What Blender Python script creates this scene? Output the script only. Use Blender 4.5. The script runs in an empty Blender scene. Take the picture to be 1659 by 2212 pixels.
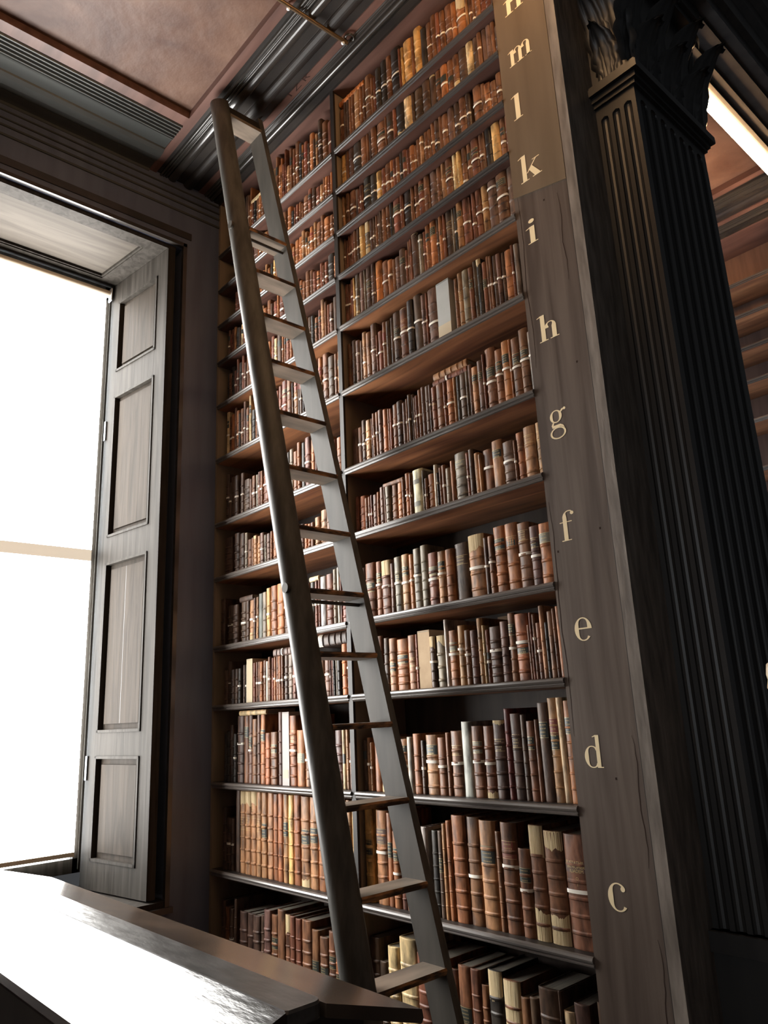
import bpy, math, random
from mathutils import Matrix, Vector
# ------------------------------------------------------------------ camera, world, light, exposure
C = bpy.context.scene.collection
sc = bpy.context.scene
cd = bpy.data.cameras.new('camera'); cam = bpy.data.objects.new('camera', cd); C.objects.link(cam)
cd.sensor_fit = 'VERTICAL'; cd.sensor_height = 24.0; cd.lens = 24.0*1618.205/2212
cd.clip_start = 0.05
YAW, PITCH, ROLL = 0.832373874, 0.264714383, -0.0466295478
fw = Vector((-math.sin(YAW)*math.cos(PITCH), math.cos(YAW)*math.cos(PITCH), math.sin(PITCH)))
rt = Vector((math.cos(YAW), math.sin(YAW), 0)); up = rt.cross(fw)
r2 = rt*math.cos(ROLL)+up*math.sin(ROLL); u2 = -rt*math.sin(ROLL)+up*math.cos(ROLL)
cam.matrix_world = Matrix(((r2.x, u2.x, -fw.x, 0), (r2.y, u2.y, -fw.y, -2.3), (r2.z, u2.z, -fw.z, 1.6), (0, 0, 0, 1)))
sc.camera = cam
w = bpy.data.worlds.new('world'); sc.world = w; w.use_nodes = True
w.node_tree.nodes['Background'].inputs[0].default_value = (.92, .95, 1, 1)
w.node_tree.nodes['Background'].inputs[1].default_value = 0.045
BLIND, STRIP = 20.0, 44.0
sc.view_settings.view_transform = 'Standard'; sc.view_settings.look = 'None'
sc.view_settings.exposure = 0.25; sc.view_settings.gamma = 1
sc.cycles.max_bounces = 7; sc.cycles.diffuse_bounces = 4; sc.cycles.glossy_bounces = 3
sc.cycles.caustics_reflective = False; sc.cycles.caustics_refractive = False
sc.cycles.sample_clamp_indirect = 4.0
sc.cycles.use_denoising = True
def area(name, loc, rot, sx, sy, power, col):
    l = bpy.data.lights.new(name, 'AREA'); l.shape = 'RECTANGLE'; l.size = sx; l.size_y = sy; l.energy = power; l.color = col
    o = bpy.data.objects.new(name, l); o.location = loc; o.rotation_euler = rot; C.objects.link(o); return o
# added fill light behind the camera, brightening the bookcase front and post
area('hall_fill', (-.75, -7.2, 2.6), (math.radians(88), 0, math.radians(4)), 1.5, 3.6, 60, (.9, .95, 1))
# ------------------------------------------------------------------ materials
def mat(name, base=(.5, .5, .5), rough=.5, spec=.5, metal=0, emit=None, es=0, c2=None, scale=(4, 4, 4), detail=6, bump=0, bscale=None, rvar=0, ramp=(.35, .65), attr=None, coat=0, dist=0):
    m = bpy.data.materials.new(name); m.use_nodes = True; nt = m.node_tree; N = nt.nodes; L = nt.links
    b = N['Principled BSDF']
    b.inputs['Base Color'].default_value = (*base, 1); b.inputs['Roughness'].default_value = rough
    b.inputs['Specular IOR Level'].default_value = spec; b.inputs['Metallic'].default_value = metal
    b.inputs['Coat Weight'].default_value = coat; b.inputs['Coat Roughness'].default_value = .12
    if emit: b.inputs['Emission Color'].default_value = (*emit, 1); b.inputs['Emission Strength'].default_value = es
    if c2 or bump or attr or rvar:
        tc = N.new('ShaderNodeTexCoord'); mp = N.new('ShaderNodeMapping'); mp.inputs['Scale'].default_value = scale
        L.new(tc.outputs['Object'], mp.inputs['Vector'])
        nz = N.new('ShaderNodeTexNoise'); nz.inputs['Detail'].default_value = detail; nz.inputs['Scale'].default_value = 1
        nz.inputs['Distortion'].default_value = dist
        L.new(mp.outputs[0], nz.inputs['Vector'])
        src = None
        if attr:
            at = N.new('ShaderNodeAttribute'); at.attribute_name = attr; src = at.outputs['Color']
        if c2 or attr:
            rp = N.new('ShaderNodeValToRGB'); rp.color_ramp.elements[0].position = ramp[0]; rp.color_ramp.elements[1].position = ramp[1]
            if attr:
                rp.color_ramp.elements[0].color = (.34, .30, .28, 1); rp.color_ramp.elements[1].color = (1.35, 1.24, 1.12, 1)
                mx = N.new('ShaderNodeMix'); mx.data_type = 'RGBA'; mx.blend_type = 'MULTIPLY'; mx.inputs[0].default_value = 1
                L.new(nz.outputs[0], rp.inputs[0]); L.new(src, mx.inputs[6]); L.new(rp.outputs[0], mx.inputs[7]); L.new(mx.outputs[2], b.inputs['Base Color'])
            else:
                rp.color_ramp.elements[0].color = (*base, 1); rp.color_ramp.elements[1].color = (*c2, 1)
                L.new(nz.outputs[0], rp.inputs[0]); L.new(rp.outputs[0], b.inputs['Base Color'])
        if rvar:
            mr = N.new('ShaderNodeMapRange'); mr.inputs[3].default_value = max(.03, rough-rvar); mr.inputs[4].default_value = rough+rvar
            L.new(nz.outputs[0], mr.inputs[0]); L.new(mr.outputs[0], b.inputs['Roughness'])
        if bump:
            n2 = nz
            if bscale:
                m2 = N.new('ShaderNodeMapping'); m2.inputs['Scale'].default_value = bscale; L.new(tc.outputs['Object'], m2.inputs['Vector'])
                n2 = N.new('ShaderNodeTexNoise'); n2.inputs['Scale'].default_value = 1; n2.inputs['Detail'].default_value = 5; L.new(m2.outputs[0], n2.inputs['Vector'])
            bp = N.new('ShaderNodeBump'); bp.inputs['Strength'].default_value = bump; bp.inputs['Distance'].default_value = .01
            L.new(n2.outputs[0], bp.inputs['Height']); L.new(bp.outputs[0], b.inputs['Normal'])
    return m
M = {}
M['leather'] = mat('leather', rough=.44, spec=.34, attr='bc', scale=(34, 34, 12), detail=9, bump=.3, ramp=(.32, .60))
M['pages'] = mat('page_edges', (.16, .145, .125), .8, .2, c2=(.28, .25, .2), scale=(300, 8, 8))
M['torn'] = mat('exposed_spine_lining', (.52, .38, .2), .75, .2, c2=(.72, .58, .36), scale=(220, 30, 6), bump=.5)
M['tape'] = mat('white_tape', (.88, .83, .74), .7, .2)
M['gilt'] = mat('gilt', (.62, .45, .2), .4, .6, metal=.3)
M['lab_k'] = mat('label_black', (.035, .04, .035), .45)
M['lab_r'] = mat('label_red', (.22, .05, .035), .45)
M['lab_g'] = mat('label_faded', (.2, .19, .15), .5)
M['lab_d'] = mat('label_brown', (.13, .075, .06), .5)
M['paper'] = mat('cream_paper', (.62, .54, .4), .8, .1)
M['shelf'] = mat('shelf_board_wood', (.15, .055, .032), .38, .5, c2=(.50, .22, .10), scale=(1.2, 14, 14), dist=1.2, ramp=(.3, .72), bump=.12)
M['nosing'] = mat('shelf_nosing_wood', (.085, .072, .063), .28, .6, c2=(.125, .106, .093), scale=(.8, 6, 6))
M['case'] = mat('bookcase_dark_wood', (.016, .013, .012), .5, .35, c2=(.03, .024, .02), scale=(8, 8, 1.5))
M['cheek'] = mat('pale_side_board', (.20, .15, .10), .55, .3, c2=(.28, .21, .15), scale=(10, 10, 1.5))
M['back'] = mat('bookcase_back_wood', (.035, .025, .02), .6, .3, c2=(.07, .05, .04), scale=(14, 14, 1.5))
M['stile'] = mat('painted_post_wood', (.072, .053, .043), .33, .45, c2=(.128, .098, .080), scale=(22, 22, 1.0), dist=.6, rvar=.06, bump=.12)
M['stile2'] = mat('painted_post_board_upper', (.125, .088, .055), .35, .5, c2=(.16, .115, .075), scale=(12, 12, 1.2), rvar=.04)
M['stile_e'] = mat('worn_post_edge', (.11, .09, .075), .45, .4, c2=(.22, .185, .155), scale=(30, 30, 5), bump=.3)
M['gold'] = mat('cream_gold_paint', (.88, .72, .45), .5, .4)
M['dark'] = mat('black_stained_wood', (.014, .012, .0115), .4, .5, c2=(.03, .025, .022), scale=(16, 16, 2))
M['pil'] = mat('black_fluted_wood', (.012, .0115, .0115), .42, .5, c2=(.02, .019, .018), scale=(16, 16, 2))
M['back2'] = mat('red_brown_back_boards', (.09, .05, .038), .55, .3, c2=(.16, .09, .065), scale=(14, 14, 1.5))
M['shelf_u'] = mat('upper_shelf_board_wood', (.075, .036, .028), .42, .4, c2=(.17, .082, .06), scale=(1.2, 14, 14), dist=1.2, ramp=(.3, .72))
M['corn'] = mat('dark_grey_green_cornice', (.05, .053, .05), .4, .4, c2=(.075, .077, .07), scale=(6, 1, 6))
M['pend'] = mat('press_end_wood', (.027, .027, .029), .45, .4, c2=(.036, .034, .036), scale=(8, 8, 1))
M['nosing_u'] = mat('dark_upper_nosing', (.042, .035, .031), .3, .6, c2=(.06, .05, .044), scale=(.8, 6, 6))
M['dwall'] = mat('dark_blue_black_panelling', (.085, .10, .15), .4, .5, c2=(.12, .14, .20), scale=(10, 10, 1.2))  # bluish lens flare beside the window is put into this wall colour
M['moul'] = mat('dark_polished_moulding', (.03, .026, .023), .22, .6, c2=(.042, .037, .033), scale=(1, 6, 6))
M['pink'] = mat('red_brown_board', (.095, .047, .037), .45, .35, c2=(.16, .083, .065), scale=(2, 16, 16), bump=.05)
M['ceil'] = mat('stained_red_brown_plaster', (.075, .034, .023), .5, .3, c2=(.165, .092, .062), scale=(1.7, 1.7, 1.7), dist=1.4, bump=.6, bscale=(11, 11, 11))
M['shut'] = mat('weathered_oak_shutter', (.018, .015, .012), .62, .10, c2=(.037, .032, .027), scale=(26, 26, 1.6), dist=.8, bump=.2)
M['shutp'] = mat('weathered_oak_panel', (.02, .0152, .011), .66, .09, c2=(.036, .0275, .0205), scale=(18, 18, 1.4), dist=1.2, bump=.25)
M['sofp'] = mat('oak_soffit', (.045, .038, .031), .64, .12, c2=(.068, .058, .048), scale=(16, 1.4, 16), dist=.8, bump=.15)
M['lad'] = mat('dark_ladder_wood', (.055, .052, .047), .46, .28, c2=(.10, .094, .085), scale=(30, 30, 1.8), rvar=.08, bump=.2)
M['ladin'] = mat('grey_brown_rail_face', (.04, .036, .030), .55, .25, c2=(.066, .058, .049), scale=(14, 14, 2), bump=.15)
M['tread'] = mat('worn_tread_wood', (.10, .08, .062), .4, .4, c2=(.22, .17, .13), scale=(16, 4, 16))
M['wear'] = mat('worn_tread_edge', (.035, .022, .016), .5, .3, c2=(.42, .20, .08), scale=(30, 12, 40), ramp=(.44, .66), bump=.5)
M['desk'] = mat('polished_black_desk_top', (.018, .013, .011), .17, .28, c2=(.03, .022, .018), scale=(3, 12, 12), bump=.10, bscale=(10, 40, 20))
M['deskc'] = mat('brown_desk_slope', (.034, .024, .018), .24, .6, c2=(.085, .058, .04), scale=(5, 3, 3), detail=2, dist=.6)
M['deskr'] = mat('worn_desk_ridge', (.035, .032, .03), .3, .5, c2=(.075, .07, .066), scale=(8, 24, 24), bump=.25, rvar=.06)
M['blind'] = mat('sunlit_blind_fabric', (.8, .78, .72), .8, .1, emit=(1, .985, .95), es=BLIND)
M['band'] = mat('double_blind_fabric', (.6, .52, .42), .8, .1, emit=(1, .86, .68), es=.55)  # sash meeting rail's shadow, put into a dimmer, creamier glow
M['tube'] = mat('cream_blind_tube', (.62, .52, .40), .5, .3)
M['plastic'] = mat('white_plastic', (.75, .77, .8), .35, .5)
M['brass'] = mat('aged_brass', (.22, .15, .085), .32, .6, metal=.8)
M['strip'] = mat('warm_strip_light', (1, .9, .75), .5, .1, emit=(1, .60, .29), es=STRIP)
M['strip_far'] = mat('bright_warm_strip_light', (1, .9, .75), .5, .1, emit=(1, .62, .32), es=STRIP*3)
M['glass'] = mat('window_glass', (.7, .8, .9), .05, .5, emit=(.8, .9, 1), es=14.0)
M['marble'] = mat('warm_marble', (.34, .25, .16), .4, .5, c2=(.45, .34, .24), scale=(6, 6, 6))
M['floor'] = mat('dark_oak_floor', (.06, .04, .028), .4, .5, c2=(.11, .075, .05), scale=(1.5, 14, 4))
M['chalk'] = mat('scratched_mark', (.035, .02, .016), .8, .1)
M['box_g'] = mat('grey_archive_board', (.44, .46, .45), .7, .2, c2=(.48, .5, .49), scale=(9, 9, 9))
M['box_t'] = mat('tan_archive_board', (.47, .33, .20), .7, .2, c2=(.53, .38, .235), scale=(20, 20, 20))
M['box_c'] = mat('cream_archive_board', (.56, .47, .32), .7, .2)
M['box_s'] = mat('pale_lilac_grey_board', (.5, .46, .44), .65, .2)
# ------------------------------------------------------------------ mesh helpers
class G:
    def __init__(s): s.v = []; s.f = []; s.m = []; s.c = []; s.sm = []
    def add(s, vs, fs, mi=0, col=None, smooth=False):
        o = len(s.v); s.v += [tuple(p) for p in vs]
        for f in fs: s.f.append([i+o for i in f]); s.m.append(mi); s.c.append(col); s.sm.append(smooth)
        return s
    def box(s, x0, x1, y0, y1, z0, z1, mi=0, col=None):
        return s.add([(x0,y0,z0),(x1,y0,z0),(x1,y1,z0),(x0,y1,z0),(x0,y0,z1),(x1,y0,z1),(x1,y1,z1),(x0,y1,z1)],
            [(3,2,1,0),(4,5,6,7),(0,1,5,4),(1,2,6,5),(2,3,7,6),(3,0,4,7)], mi, col)
    def prism(s, prof, axis, a, b, mi=0, col=None, smooth=False):
        """closed 2-D profile extruded along axis; profile given in the two remaining axes in order"""
        n = len(prof)
        def P(t, p): return {'x': (t, p[0], p[1]), 'y': (p[0], t, p[1]), 'z': (p[0], p[1], t)}[axis]
        vs = [P(a, p) for p in prof]+[P(b, p) for p in prof]
        s.add(vs, [(i, (i+1) % n, n+(i+1) % n, n+i) for i in range(n)], mi, col, smooth)
        s.add([P(a, p) for p in prof], [tuple(range(n))[::-1]], mi, col); s.add([P(b, p) for p in prof], [tuple(range(n))], mi, col)
        return s
    def tube(s, p0, p1, r, n=12, mi=0, r1=None):
        p0 = Vector(p0); p1 = Vector(p1); d = (p1-p0).normalized(); a = d.orthogonal().normalized(); b = d.cross(a)
        r1 = r if r1 is None else r1
        vs = [p0+(a*math.cos(t)+b*math.sin(t))*r for t in [2*math.pi*i/n for i in range(n)]]
        vs += [p1+(a*math.cos(t)+b*math.sin(t))*r1 for t in [2*math.pi*i/n for i in range(n)]]
        s.add(vs, [(i, (i+1) % n, n+(i+1) % n, n+i) for i in range(n)], mi, None, True)
        s.add(vs[:n], [tuple(range(n))[::-1]], mi); s.add(vs[n:], [tuple(range(n))], mi); return s
    def lathe(s, prof, cx, cy, n=24, mi=0):
        vs = [(cx+r*math.cos(2*math.pi*i/n), cy+r*math.sin(2*math.pi*i/n), z) for r, z in prof for i in range(n)]
        return s.add(vs, [(k*n+i, k*n+(i+1) % n, (k+1)*n+(i+1) % n, (k+1)*n+i) for k in range(len(prof)-1) for i in range(n)], mi, None, True)
    def build(s, name, mats, parent=None, origin=None):
        me = bpy.data.meshes.new(name)
        o3 = Vector(origin) if origin else Vector((0, 0, 0))
        me.from_pydata([(p[0]-o3.x, p[1]-o3.y, p[2]-o3.z) for p in s.v], [], s.f)
        for mm in (mats if isinstance(mats, (list, tuple)) else [mats]): me.materials.append(M[mm])
        me.polygons.foreach_set('material_index', s.m); me.polygons.foreach_set('use_smooth', s.sm)
        if any(c is not None for c in s.c):
            a = me.attributes.new('bc', 'FLOAT_COLOR', 'FACE'); fl = []
            for c in s.c: c = c or (.2, .1, .06); fl += [c[0], c[1], c[2], 1]
            a.data.foreach_set('color', fl)
        me.validate(); me.update()
        ob = bpy.data.objects.new(name, me); C.objects.link(ob)
        if parent is not None: ob.parent = parent; ob.matrix_parent_inverse = parent.matrix_world.inverted() if False else Matrix.Translation(-parent.location)
        if origin: ob.location = o3
        return ob
def thing(name, label, cat, loc=(0, 0, 0), group=None):
    o = bpy.data.objects.new(name, None); C.objects.link(o); o.location = loc; o.empty_display_size = .1
    o['label'] = label; o['category'] = cat
    if group: o['group'] = group
    return o
def tag(o, label, cat, group=None):
    o['label'] = label; o['category'] = cat
    if group: o['group'] = group
    return o
def struct(o): o['kind'] = 'structure'; return o
def lab(o, t): o['label'] = t; return o
"""PARENTING: every thing sits at its base; children keep world coordinates through matrix_parent_inverse"""
# ------------------------------------------------------------------ dimensions
XW = -4.13      # window wall face
XE = -1.305     # press end (towards the hall)
ZC = 5.262       # ceiling of the bay
SZ = dict(b=.33, c=.811, d=1.272, e=1.702, f=2.047, g=2.471, h=2.817, i=3.248, k=3.624, l=3.937, m=4.21, n=4.484, o=4.757)
ROWS = 'bcdefghiklmno'; ZTOP = 5.17; TH = .032
def avail(r):
    i = ROWS.index(r); return (ZTOP if r == 'o' else SZ[ROWS[i+1]]-TH)-SZ[r]
# ------------------------------------------------------------------ the shell
struct(G().box(-4.95, 2.5, -6, 7, -.05, 0).build('floor', 'floor'))
g = G().box(XW-.02, XE, -2.34, .35, ZC, ZC+.08)
struct(g.build('ceiling', 'ceil'))
struct(G().box(XW-.02, XE, 1.0, 3.7, ZC, ZC+.08).build('ceiling', 'ceil'))
def wall_with_opening(name, y0, y1, oy0, oy1, z0, z1):
    g = G()
    g.box(-4.95, XW, y0, oy0, 0, 6); g.box(-4.95, XW, oy1, y1, 0, 6); g.box(-4.95, XW, oy0, oy1, 0, z0); g.box(-4.95, XW, oy0, oy1, z1, 6)
    return struct(g.build(name, 'dwall'))
WY0, WY1, WZ0, WZ1 = -2.045, -.262, .66, 4.725
wall_with_opening('wall_left', -2.9, .7, WY0, WY1, WZ0, WZ1)
wall_with_opening('wall_left_beyond', .7, 4.2, 1.295, 3.075, WZ0, WZ1)
def window(yc, dy, full):
    a0, a1 = WY0+dy, WY1+dy
    # architrave bead round the opening
    g = G()
    for (ya, yb) in ((a1-.012, a1+.014), (a0-.014, a0+.012)): g.box(XW-.01, XW+.018, ya, yb, WZ0-.02, WZ1+.02)
    g.box(XW-.01, XW+.018, a0-.014, a1+.014, WZ1-.004, WZ1+.022); g.box(XW-.01, XW+.03, a0-.03, a1+.03, WZ0-.03, WZ0)
    g.box(XW-.01, XW+.008, a0-.05, a1+.05, WZ1+.07, WZ1+.12)
    struct(g.build('trim_1', 'moul'))
    w = bpy.data.objects.new('window_1', None); C.objects.link(w); w['kind'] = 'structure'; w.location = (-4.9, yc, WZ0)
    g = G()
    for (ya, yb) in ((a1-.235, a1-.13), (a0+.13, a0+.235)):
        g.box(-4.94, -4.875, ya, yb, .78, 4.72); g.box(-4.875, -4.862, ya+(0 if ya < yc else .03), yb-(.03 if ya < yc else 0), .80, 4.7)
    g.box(-4.94, -4.875, a0+.2, a1-.2, .78, .86); g.box(-4.94, -4.875, a0+.2, a1-.2, 4.6, 4.72); g.box(-4.94, -4.9, a0+.2, a1-.2, 2.66, 2.74)
    g.build('window_frame', 'shut', w)
    G().box(-4.93, -4.925, a0+.2, a1-.2, .8, 4.7).build('pane', 'glass', w)
    G().box(-4.95, XW+.01, a0, a1, WZ0, WZ0+.03).build('window_sill', 'shut', w)
window(-1.155, 0, True); window(2.185, 3.34, False)
# panelled soffit of the window opening (faces down, splayed like the reveals)
g = G(); zt = WZ1
xa, xb = -4.16, -4.86
def sofy(x, side): # splay
    t = (xa-x)/.7; return (WY1-.045-.13*t) if side > 0 else (WY0+.045+.13*t)
def strip(x0, x1, ya0, yb0, ya1, yb1, z, zz, mi): g.add([(x0,ya0,z),(x0,yb0,z),(x1,yb1,z),(x1,ya1,z),(x0,ya0,zz),(x0,yb0,zz),(x1,yb1,zz),(x1,ya1,zz)], [(0,1,2,3),(7,6,5,4),(0,4,5,1),(1,5,6,2),(2,6,7,3),(3,7,4,0)], mi)
strip(xa, xb, sofy(xa,-1), sofy(xa,1), sofy(xb,-1), sofy(xb,1), zt-.004, zt-.001, 1)
def bar(x0, x1, f0, f1, dz=.03):
    W = lambda x, f: sofy(x,-1)+(sofy(x,1)-sofy(x,-1))*f
    strip(x0, x1, W(x0,f0), W(x0,f1), W(x1,f0), W(x1,f1), zt-dz, zt-.004, 0)
bar(xa, xa-.10, 0, 1); bar(xb+.09, xb, 0, 1); bar(xa-.10, xb+.09, 0, .10); bar(xa-.10, xb+.09, .90, 1)
bar(xa-.10, xa-.112, .10, .90, .022); bar(xb+.102, xb+.09, .1, .9, .022); bar(xa-.112, xb+.102, .10, .108, .022); bar(xa-.112, xb+.102, .892, .9, .022)
sof = g.build('window_soffit_panel', ['shut', 'sofp']); tag(sof, 'pale oak panelled soffit boarding over the window opening', 'panelling')
# shutters folded into the reveals
def shutter(side, label):
    y0 = WY1-.081 if side > 0 else WY0+.081
    t = thing('window_shutter', label, 'shutter', (-4.5, y0, .70), 'tall panelled shutters in the window reveal')
    ang = math.radians(8)*side
    def T(u, v, z):  # u along the leaf from the room edge, v out of the face
        x = -4.152-u*math.cos(ang); y = y0-side*abs(math.sin(ang))*u - side*v
        return (x, y, z)
    W = .70
    def bx(g, u0, u1, v0, v1, z0, z1, mi=0):
        p = [T(u0,v0,z0),T(u1,v0,z0),T(u1,v1,z0),T(u0,v1,z0),T(u0,v0,z1),T(u1,v0,z1),T(u1,v1,z1),T(u0,v1,z1)]
        g.add(p, [(3,2,1,0),(4,5,6,7),(0,1,5,4),(1,2,6,5),(2,3,7,6),(3,0,4,7)], mi)
    g = G(); Z0, Z1 = .70, 4.69
    fields = [(.855, 1.44), (1.575, 2.63), (2.80, 3.80), (3.985, 4.53)]
    bx(g, 0, .115, -.03, .02, Z0, Z1); bx(g, W-.11, W, -.03, .02, Z0, Z1)
    zz = [Z0]+[z for f in fields for z in f]+[Z1]
    for a in range(0, len(zz), 2): bx(g, .115, W-.11, -.03, .02, zz[a], zz[a+1])
    g.build('shutter_frame', 'shut', t)
    for k, (a, b) in enumerate(fields):
        g = G(); bx(g, .115, W-.11, -.03, -.006, a, b, 0)
        bx(g, .165, W-.16, -.006, .008, a+.05, b-.05, 0)
        if k == 1: bx(g, .36, .363, .008, .0085, a+.05, b-.05, 1)
        q = g.build('field_panel', ['shutp', 'dark'], t)
        g = G(); e = .016
        for (u0,u1,z0,z1) in ((.115,.115+e,a,b),(W-.11-e,W-.11,a,b),(.115,W-.11,a,a+e),(.115,W-.11,b-e,b)): bx(g, u0, u1, -.006, .026, z0, z1)
        g.build('panel_moulding', 'shut', q)
    g = G(); [bx(g, W-.03, W-.01, .02, .03, z, z+.14) for z in (1.3, 3.5)]; g.build('hinge', 'moul', t)
shutter(1, 'tall oak panelled window shutter nearest the bookcase, right of the blind')
shutter(-1, 'oak panelled window shutter on the far side of the blind, away from the bookcase')
# roller blind
t = thing('roller_blind', 'bright sunlit cream roller blind covering the tall window', 'blind', (-4.85, -1.155, .86))
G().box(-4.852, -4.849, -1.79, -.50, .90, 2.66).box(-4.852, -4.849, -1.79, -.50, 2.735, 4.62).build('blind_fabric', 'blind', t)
G().box(-4.852, -4.848, -1.79, -.50, 2.66, 2.735).build('sash_shadow_band', 'band', t)  # painted shadow of the sash rail across the blind
G().tube((-4.835, -1.82, 4.625), (-4.835, -.485, 4.625), .026, 20).build('roller_tube', 'tube', t)
G().box(-4.855, -4.805, -.482, -.474, 4.57, 4.665).build('bracket', 'plastic', t)
G().box(-4.856, -4.842, -1.79, -.50, .875, .90).build('bottom_bar', 'tube', t)
# ------------------------------------------------------------------ window wall cornice and bead lines
def cornice_left(y0, y1):
    g = G(); x = XW
    pr = [(-4.14,5.30),(-4.14,5.20),(-4.125,5.20),(-4.115,5.21),(-4.03,5.215),(-4.015,5.205),(-3.97,5.196),(-3.92,5.20),(-3.895,5.212),(-3.89,5.222),(-3.80,5.222),(-3.795,5.214),(-3.782,5.212),(-3.777,5.218)]
    for k in range(5):
        c = -3.766+.028*k; pr += [(c-.009, 5.217), (c-.004, 5.208), (c+.004, 5.208), (c+.009, 5.217), (c+.012, 5.222)]
    pr += [(-3.637,5.222),(-3.637,5.30)]
    g.prism(pr, 'y', y0, y1)
    ye = y1+.533
    for z, h in ((5.05, .012), (5.10, .008), (4.985, .014), (5.155, .008)): g.box(x, x+.009, y0, ye, z, z+h)
    struct(g.build('trim_2', 'corn'))
    struct(G().box(-3.637, -3.562, y0, y1, 5.214, 5.30).build('trim_3', 'pink'))
cornice_left(-2.31, -.533); cornice_left(1.03, 2.807)
struct(G().box(XW-.82, XE, -3.34, -2.31, 0, 6).build('wall_near', 'stile'))
# ------------------------------------------------------------------ bookcases
def shelf(parent, x0, x1, yf, s, z, dark=False):
    ya, yb = yf, yf+s*.33
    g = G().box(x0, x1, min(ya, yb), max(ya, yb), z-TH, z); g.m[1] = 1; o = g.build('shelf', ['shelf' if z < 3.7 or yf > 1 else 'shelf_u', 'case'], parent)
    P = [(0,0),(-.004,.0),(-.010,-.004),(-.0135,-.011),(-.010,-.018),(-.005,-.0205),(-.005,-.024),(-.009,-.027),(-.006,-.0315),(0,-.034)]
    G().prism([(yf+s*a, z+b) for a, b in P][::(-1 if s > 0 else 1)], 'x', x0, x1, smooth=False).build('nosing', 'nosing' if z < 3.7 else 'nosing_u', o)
def case(name, label, yf, s, full):
    t = thing(name, label, 'bookcase', (-2.7, yf+s*.17, 0))
    bx = lambda g, x0, x1, a, b, z0, z1, mi=0: g.box(x0, x1, min(yf+s*a, yf+s*b), max(yf+s*a, yf+s*b), z0, z1, mi)
    bx(G(), XW+.01, -1.612, .335, .35, .05, 5.26).build('back_panel', 'back' if full else 'back2', t)
    # side boards; pale cheeks between the shelves
    g = G(); bx(g, XW, XW+.022, .0, .335, .05, 5.17)
    g.build('side_board', 'cheek', t)
    g = G(); bx(g, -2.830, -2.800, -.004, .006, .05, 5.17); bx(g, -2.826, -2.804, .006, .335, .05, 5.17, 0)
    bx(g, -2.804, -2.802, .012, .33, .06, 5.16, 1)
    g.build('divider', ['case', 'cheek'], t)
    for r in ROWS:
        z = SZ[r]; k = 1 if full or r in 'ghiklmno' else 1
        shelf(t, XW+.022, -2.830, yf, s, z); shelf(t, -2.800, -1.612, yf, s, z)
    g = G(); bx(g, XW+.01, -1.612, 0, .335, 5.17, 5.20); g.build('top_board', 'pink', t)
    bx(g, XW, XE, .0, .02, 5.2, 5.30)
    g = G(); bx(g, XW, -1.612, -.044, .02, 5.187, 5.30); bx(g, XW, -1.612, -.004, .02, 5.172, 5.187); g.build('fascia', 'case', t)
    def run(nm, mt, pr):
        pr = [(.0+pr[0][0], 5.30)]+pr+[(pr[-1][0], 5.30)]
        G().prism([(yf+s*a, b) for a, b in pr][::(1 if s < 0 else -1)], 'x', XW, XE).build(nm, mt, t)
    rnd = lambda c, r, z, n=8, dz=None: [(c+r*math.cos(math.pi*k/n), z-(dz or r)*math.sin(math.pi*k/n)) for k in range(n+1)]
    run('lower_moulding', 'moul', [(-.044,5.196)]+rnd(-.062,.016,5.20,8,.013)+[(-.080,5.206)]+rnd(-.090,.008,5.206,6)+[(-.100,5.208)]+rnd(-.109,.007,5.208,6)+[(-.123,5.210)])
    run('frieze', 'pink', [(-.123,5.213),(-.163,5.213)])
    run('cove', 'case', [(-.163,5.222),(-.208,5.222)]+rnd(-.246,.036,5.222,10,.026)+[(-.284,5.224),(-.335,5.224)])
    run('upper_moulding', 'moul', [(-.335,5.222)]+rnd(-.366,.030,5.220,10,.022)+[(-.398,5.219)]+rnd(-.408,.008,5.216,6)+[(-.418,5.217)]+rnd(-.428,.007,5.214,6)+[(-.437,5.217)]+rnd(-.446,.008,5.212,6)+[(-.455,5.22)])
    run('cornice_strip', 'case', [(-.455,5.225),(-.481,5.225)])  # dark flat between the upper moulding and the soffit board
    run('soffit_board', 'pink', [(-.481,5.214),(-.533,5.214)])
    # lettered post
    g = G(); bx(g, -1.612, -1.350, 0, .33, .05, 5.20); g.build('lettered_post', 'stile', t)
    g = G(); bx(g, -1.350, XE, -.004, .33, .05, 5.20); bx(g, -1.353, -1.349, -.003, 0, .05, 5.20, 1); g.build('worn_post_edge', ['stile_e', 'case'], t)
    if full:
        a, b = yf-.005, yf
        g = G().add([(-1.610,a,3.694),(-1.352,a,3.634),(-1.352,a,5.20),(-1.610,a,5.20),(-1.610,b,3.694),(-1.352,b,3.634),(-1.352,b,5.20),(-1.610,b,5.20)],
            [(0,1,2,3),(7,6,5,4),(0,4,5,1),(1,5,6,2),(2,6,7,3),(3,7,4,0)])
        lab(g.build('upper_post_board', 'stile2', t), 'smoother brown board lapped over the upper part of the post')
        random.seed(5)   # cracks in the old board
        for (x, z0, z1) in ((-1.592, 2.9, 3.69), (-1.598, 1.5, 2.35), (-1.40, 3.2, 3.6), (-1.372, 1.1, 1.5), (-1.372,.5,.9)):
            n = 14; L = []; R_ = []
            for i in range(n+1):
                z = z0+(z1-z0)*i/n; xx = x+random.uniform(-.002, .002)+.004*math.sin(i*.7); wd = .0006+.0009*math.sin(math.pi*i/n)
                L.append((xx-wd, yf-.0006, z)); R_.append((xx+wd, yf-.0006, z))
            G().add(L+R_, [(i, n+1+i, n+2+i, i+1) for i in range(n)]).build('wood_crack', 'chalk', t)
        for (x, z) in ((-1.43,3.66),(-1.47,3.60),(-1.40,2.2),(-1.585,2.15),(-1.41,2.85),(-1.455,1.36)): G().box(x, x+.006, yf-.0008, yf, z, z+.008).build('nail_hole', 'chalk', t)
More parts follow.
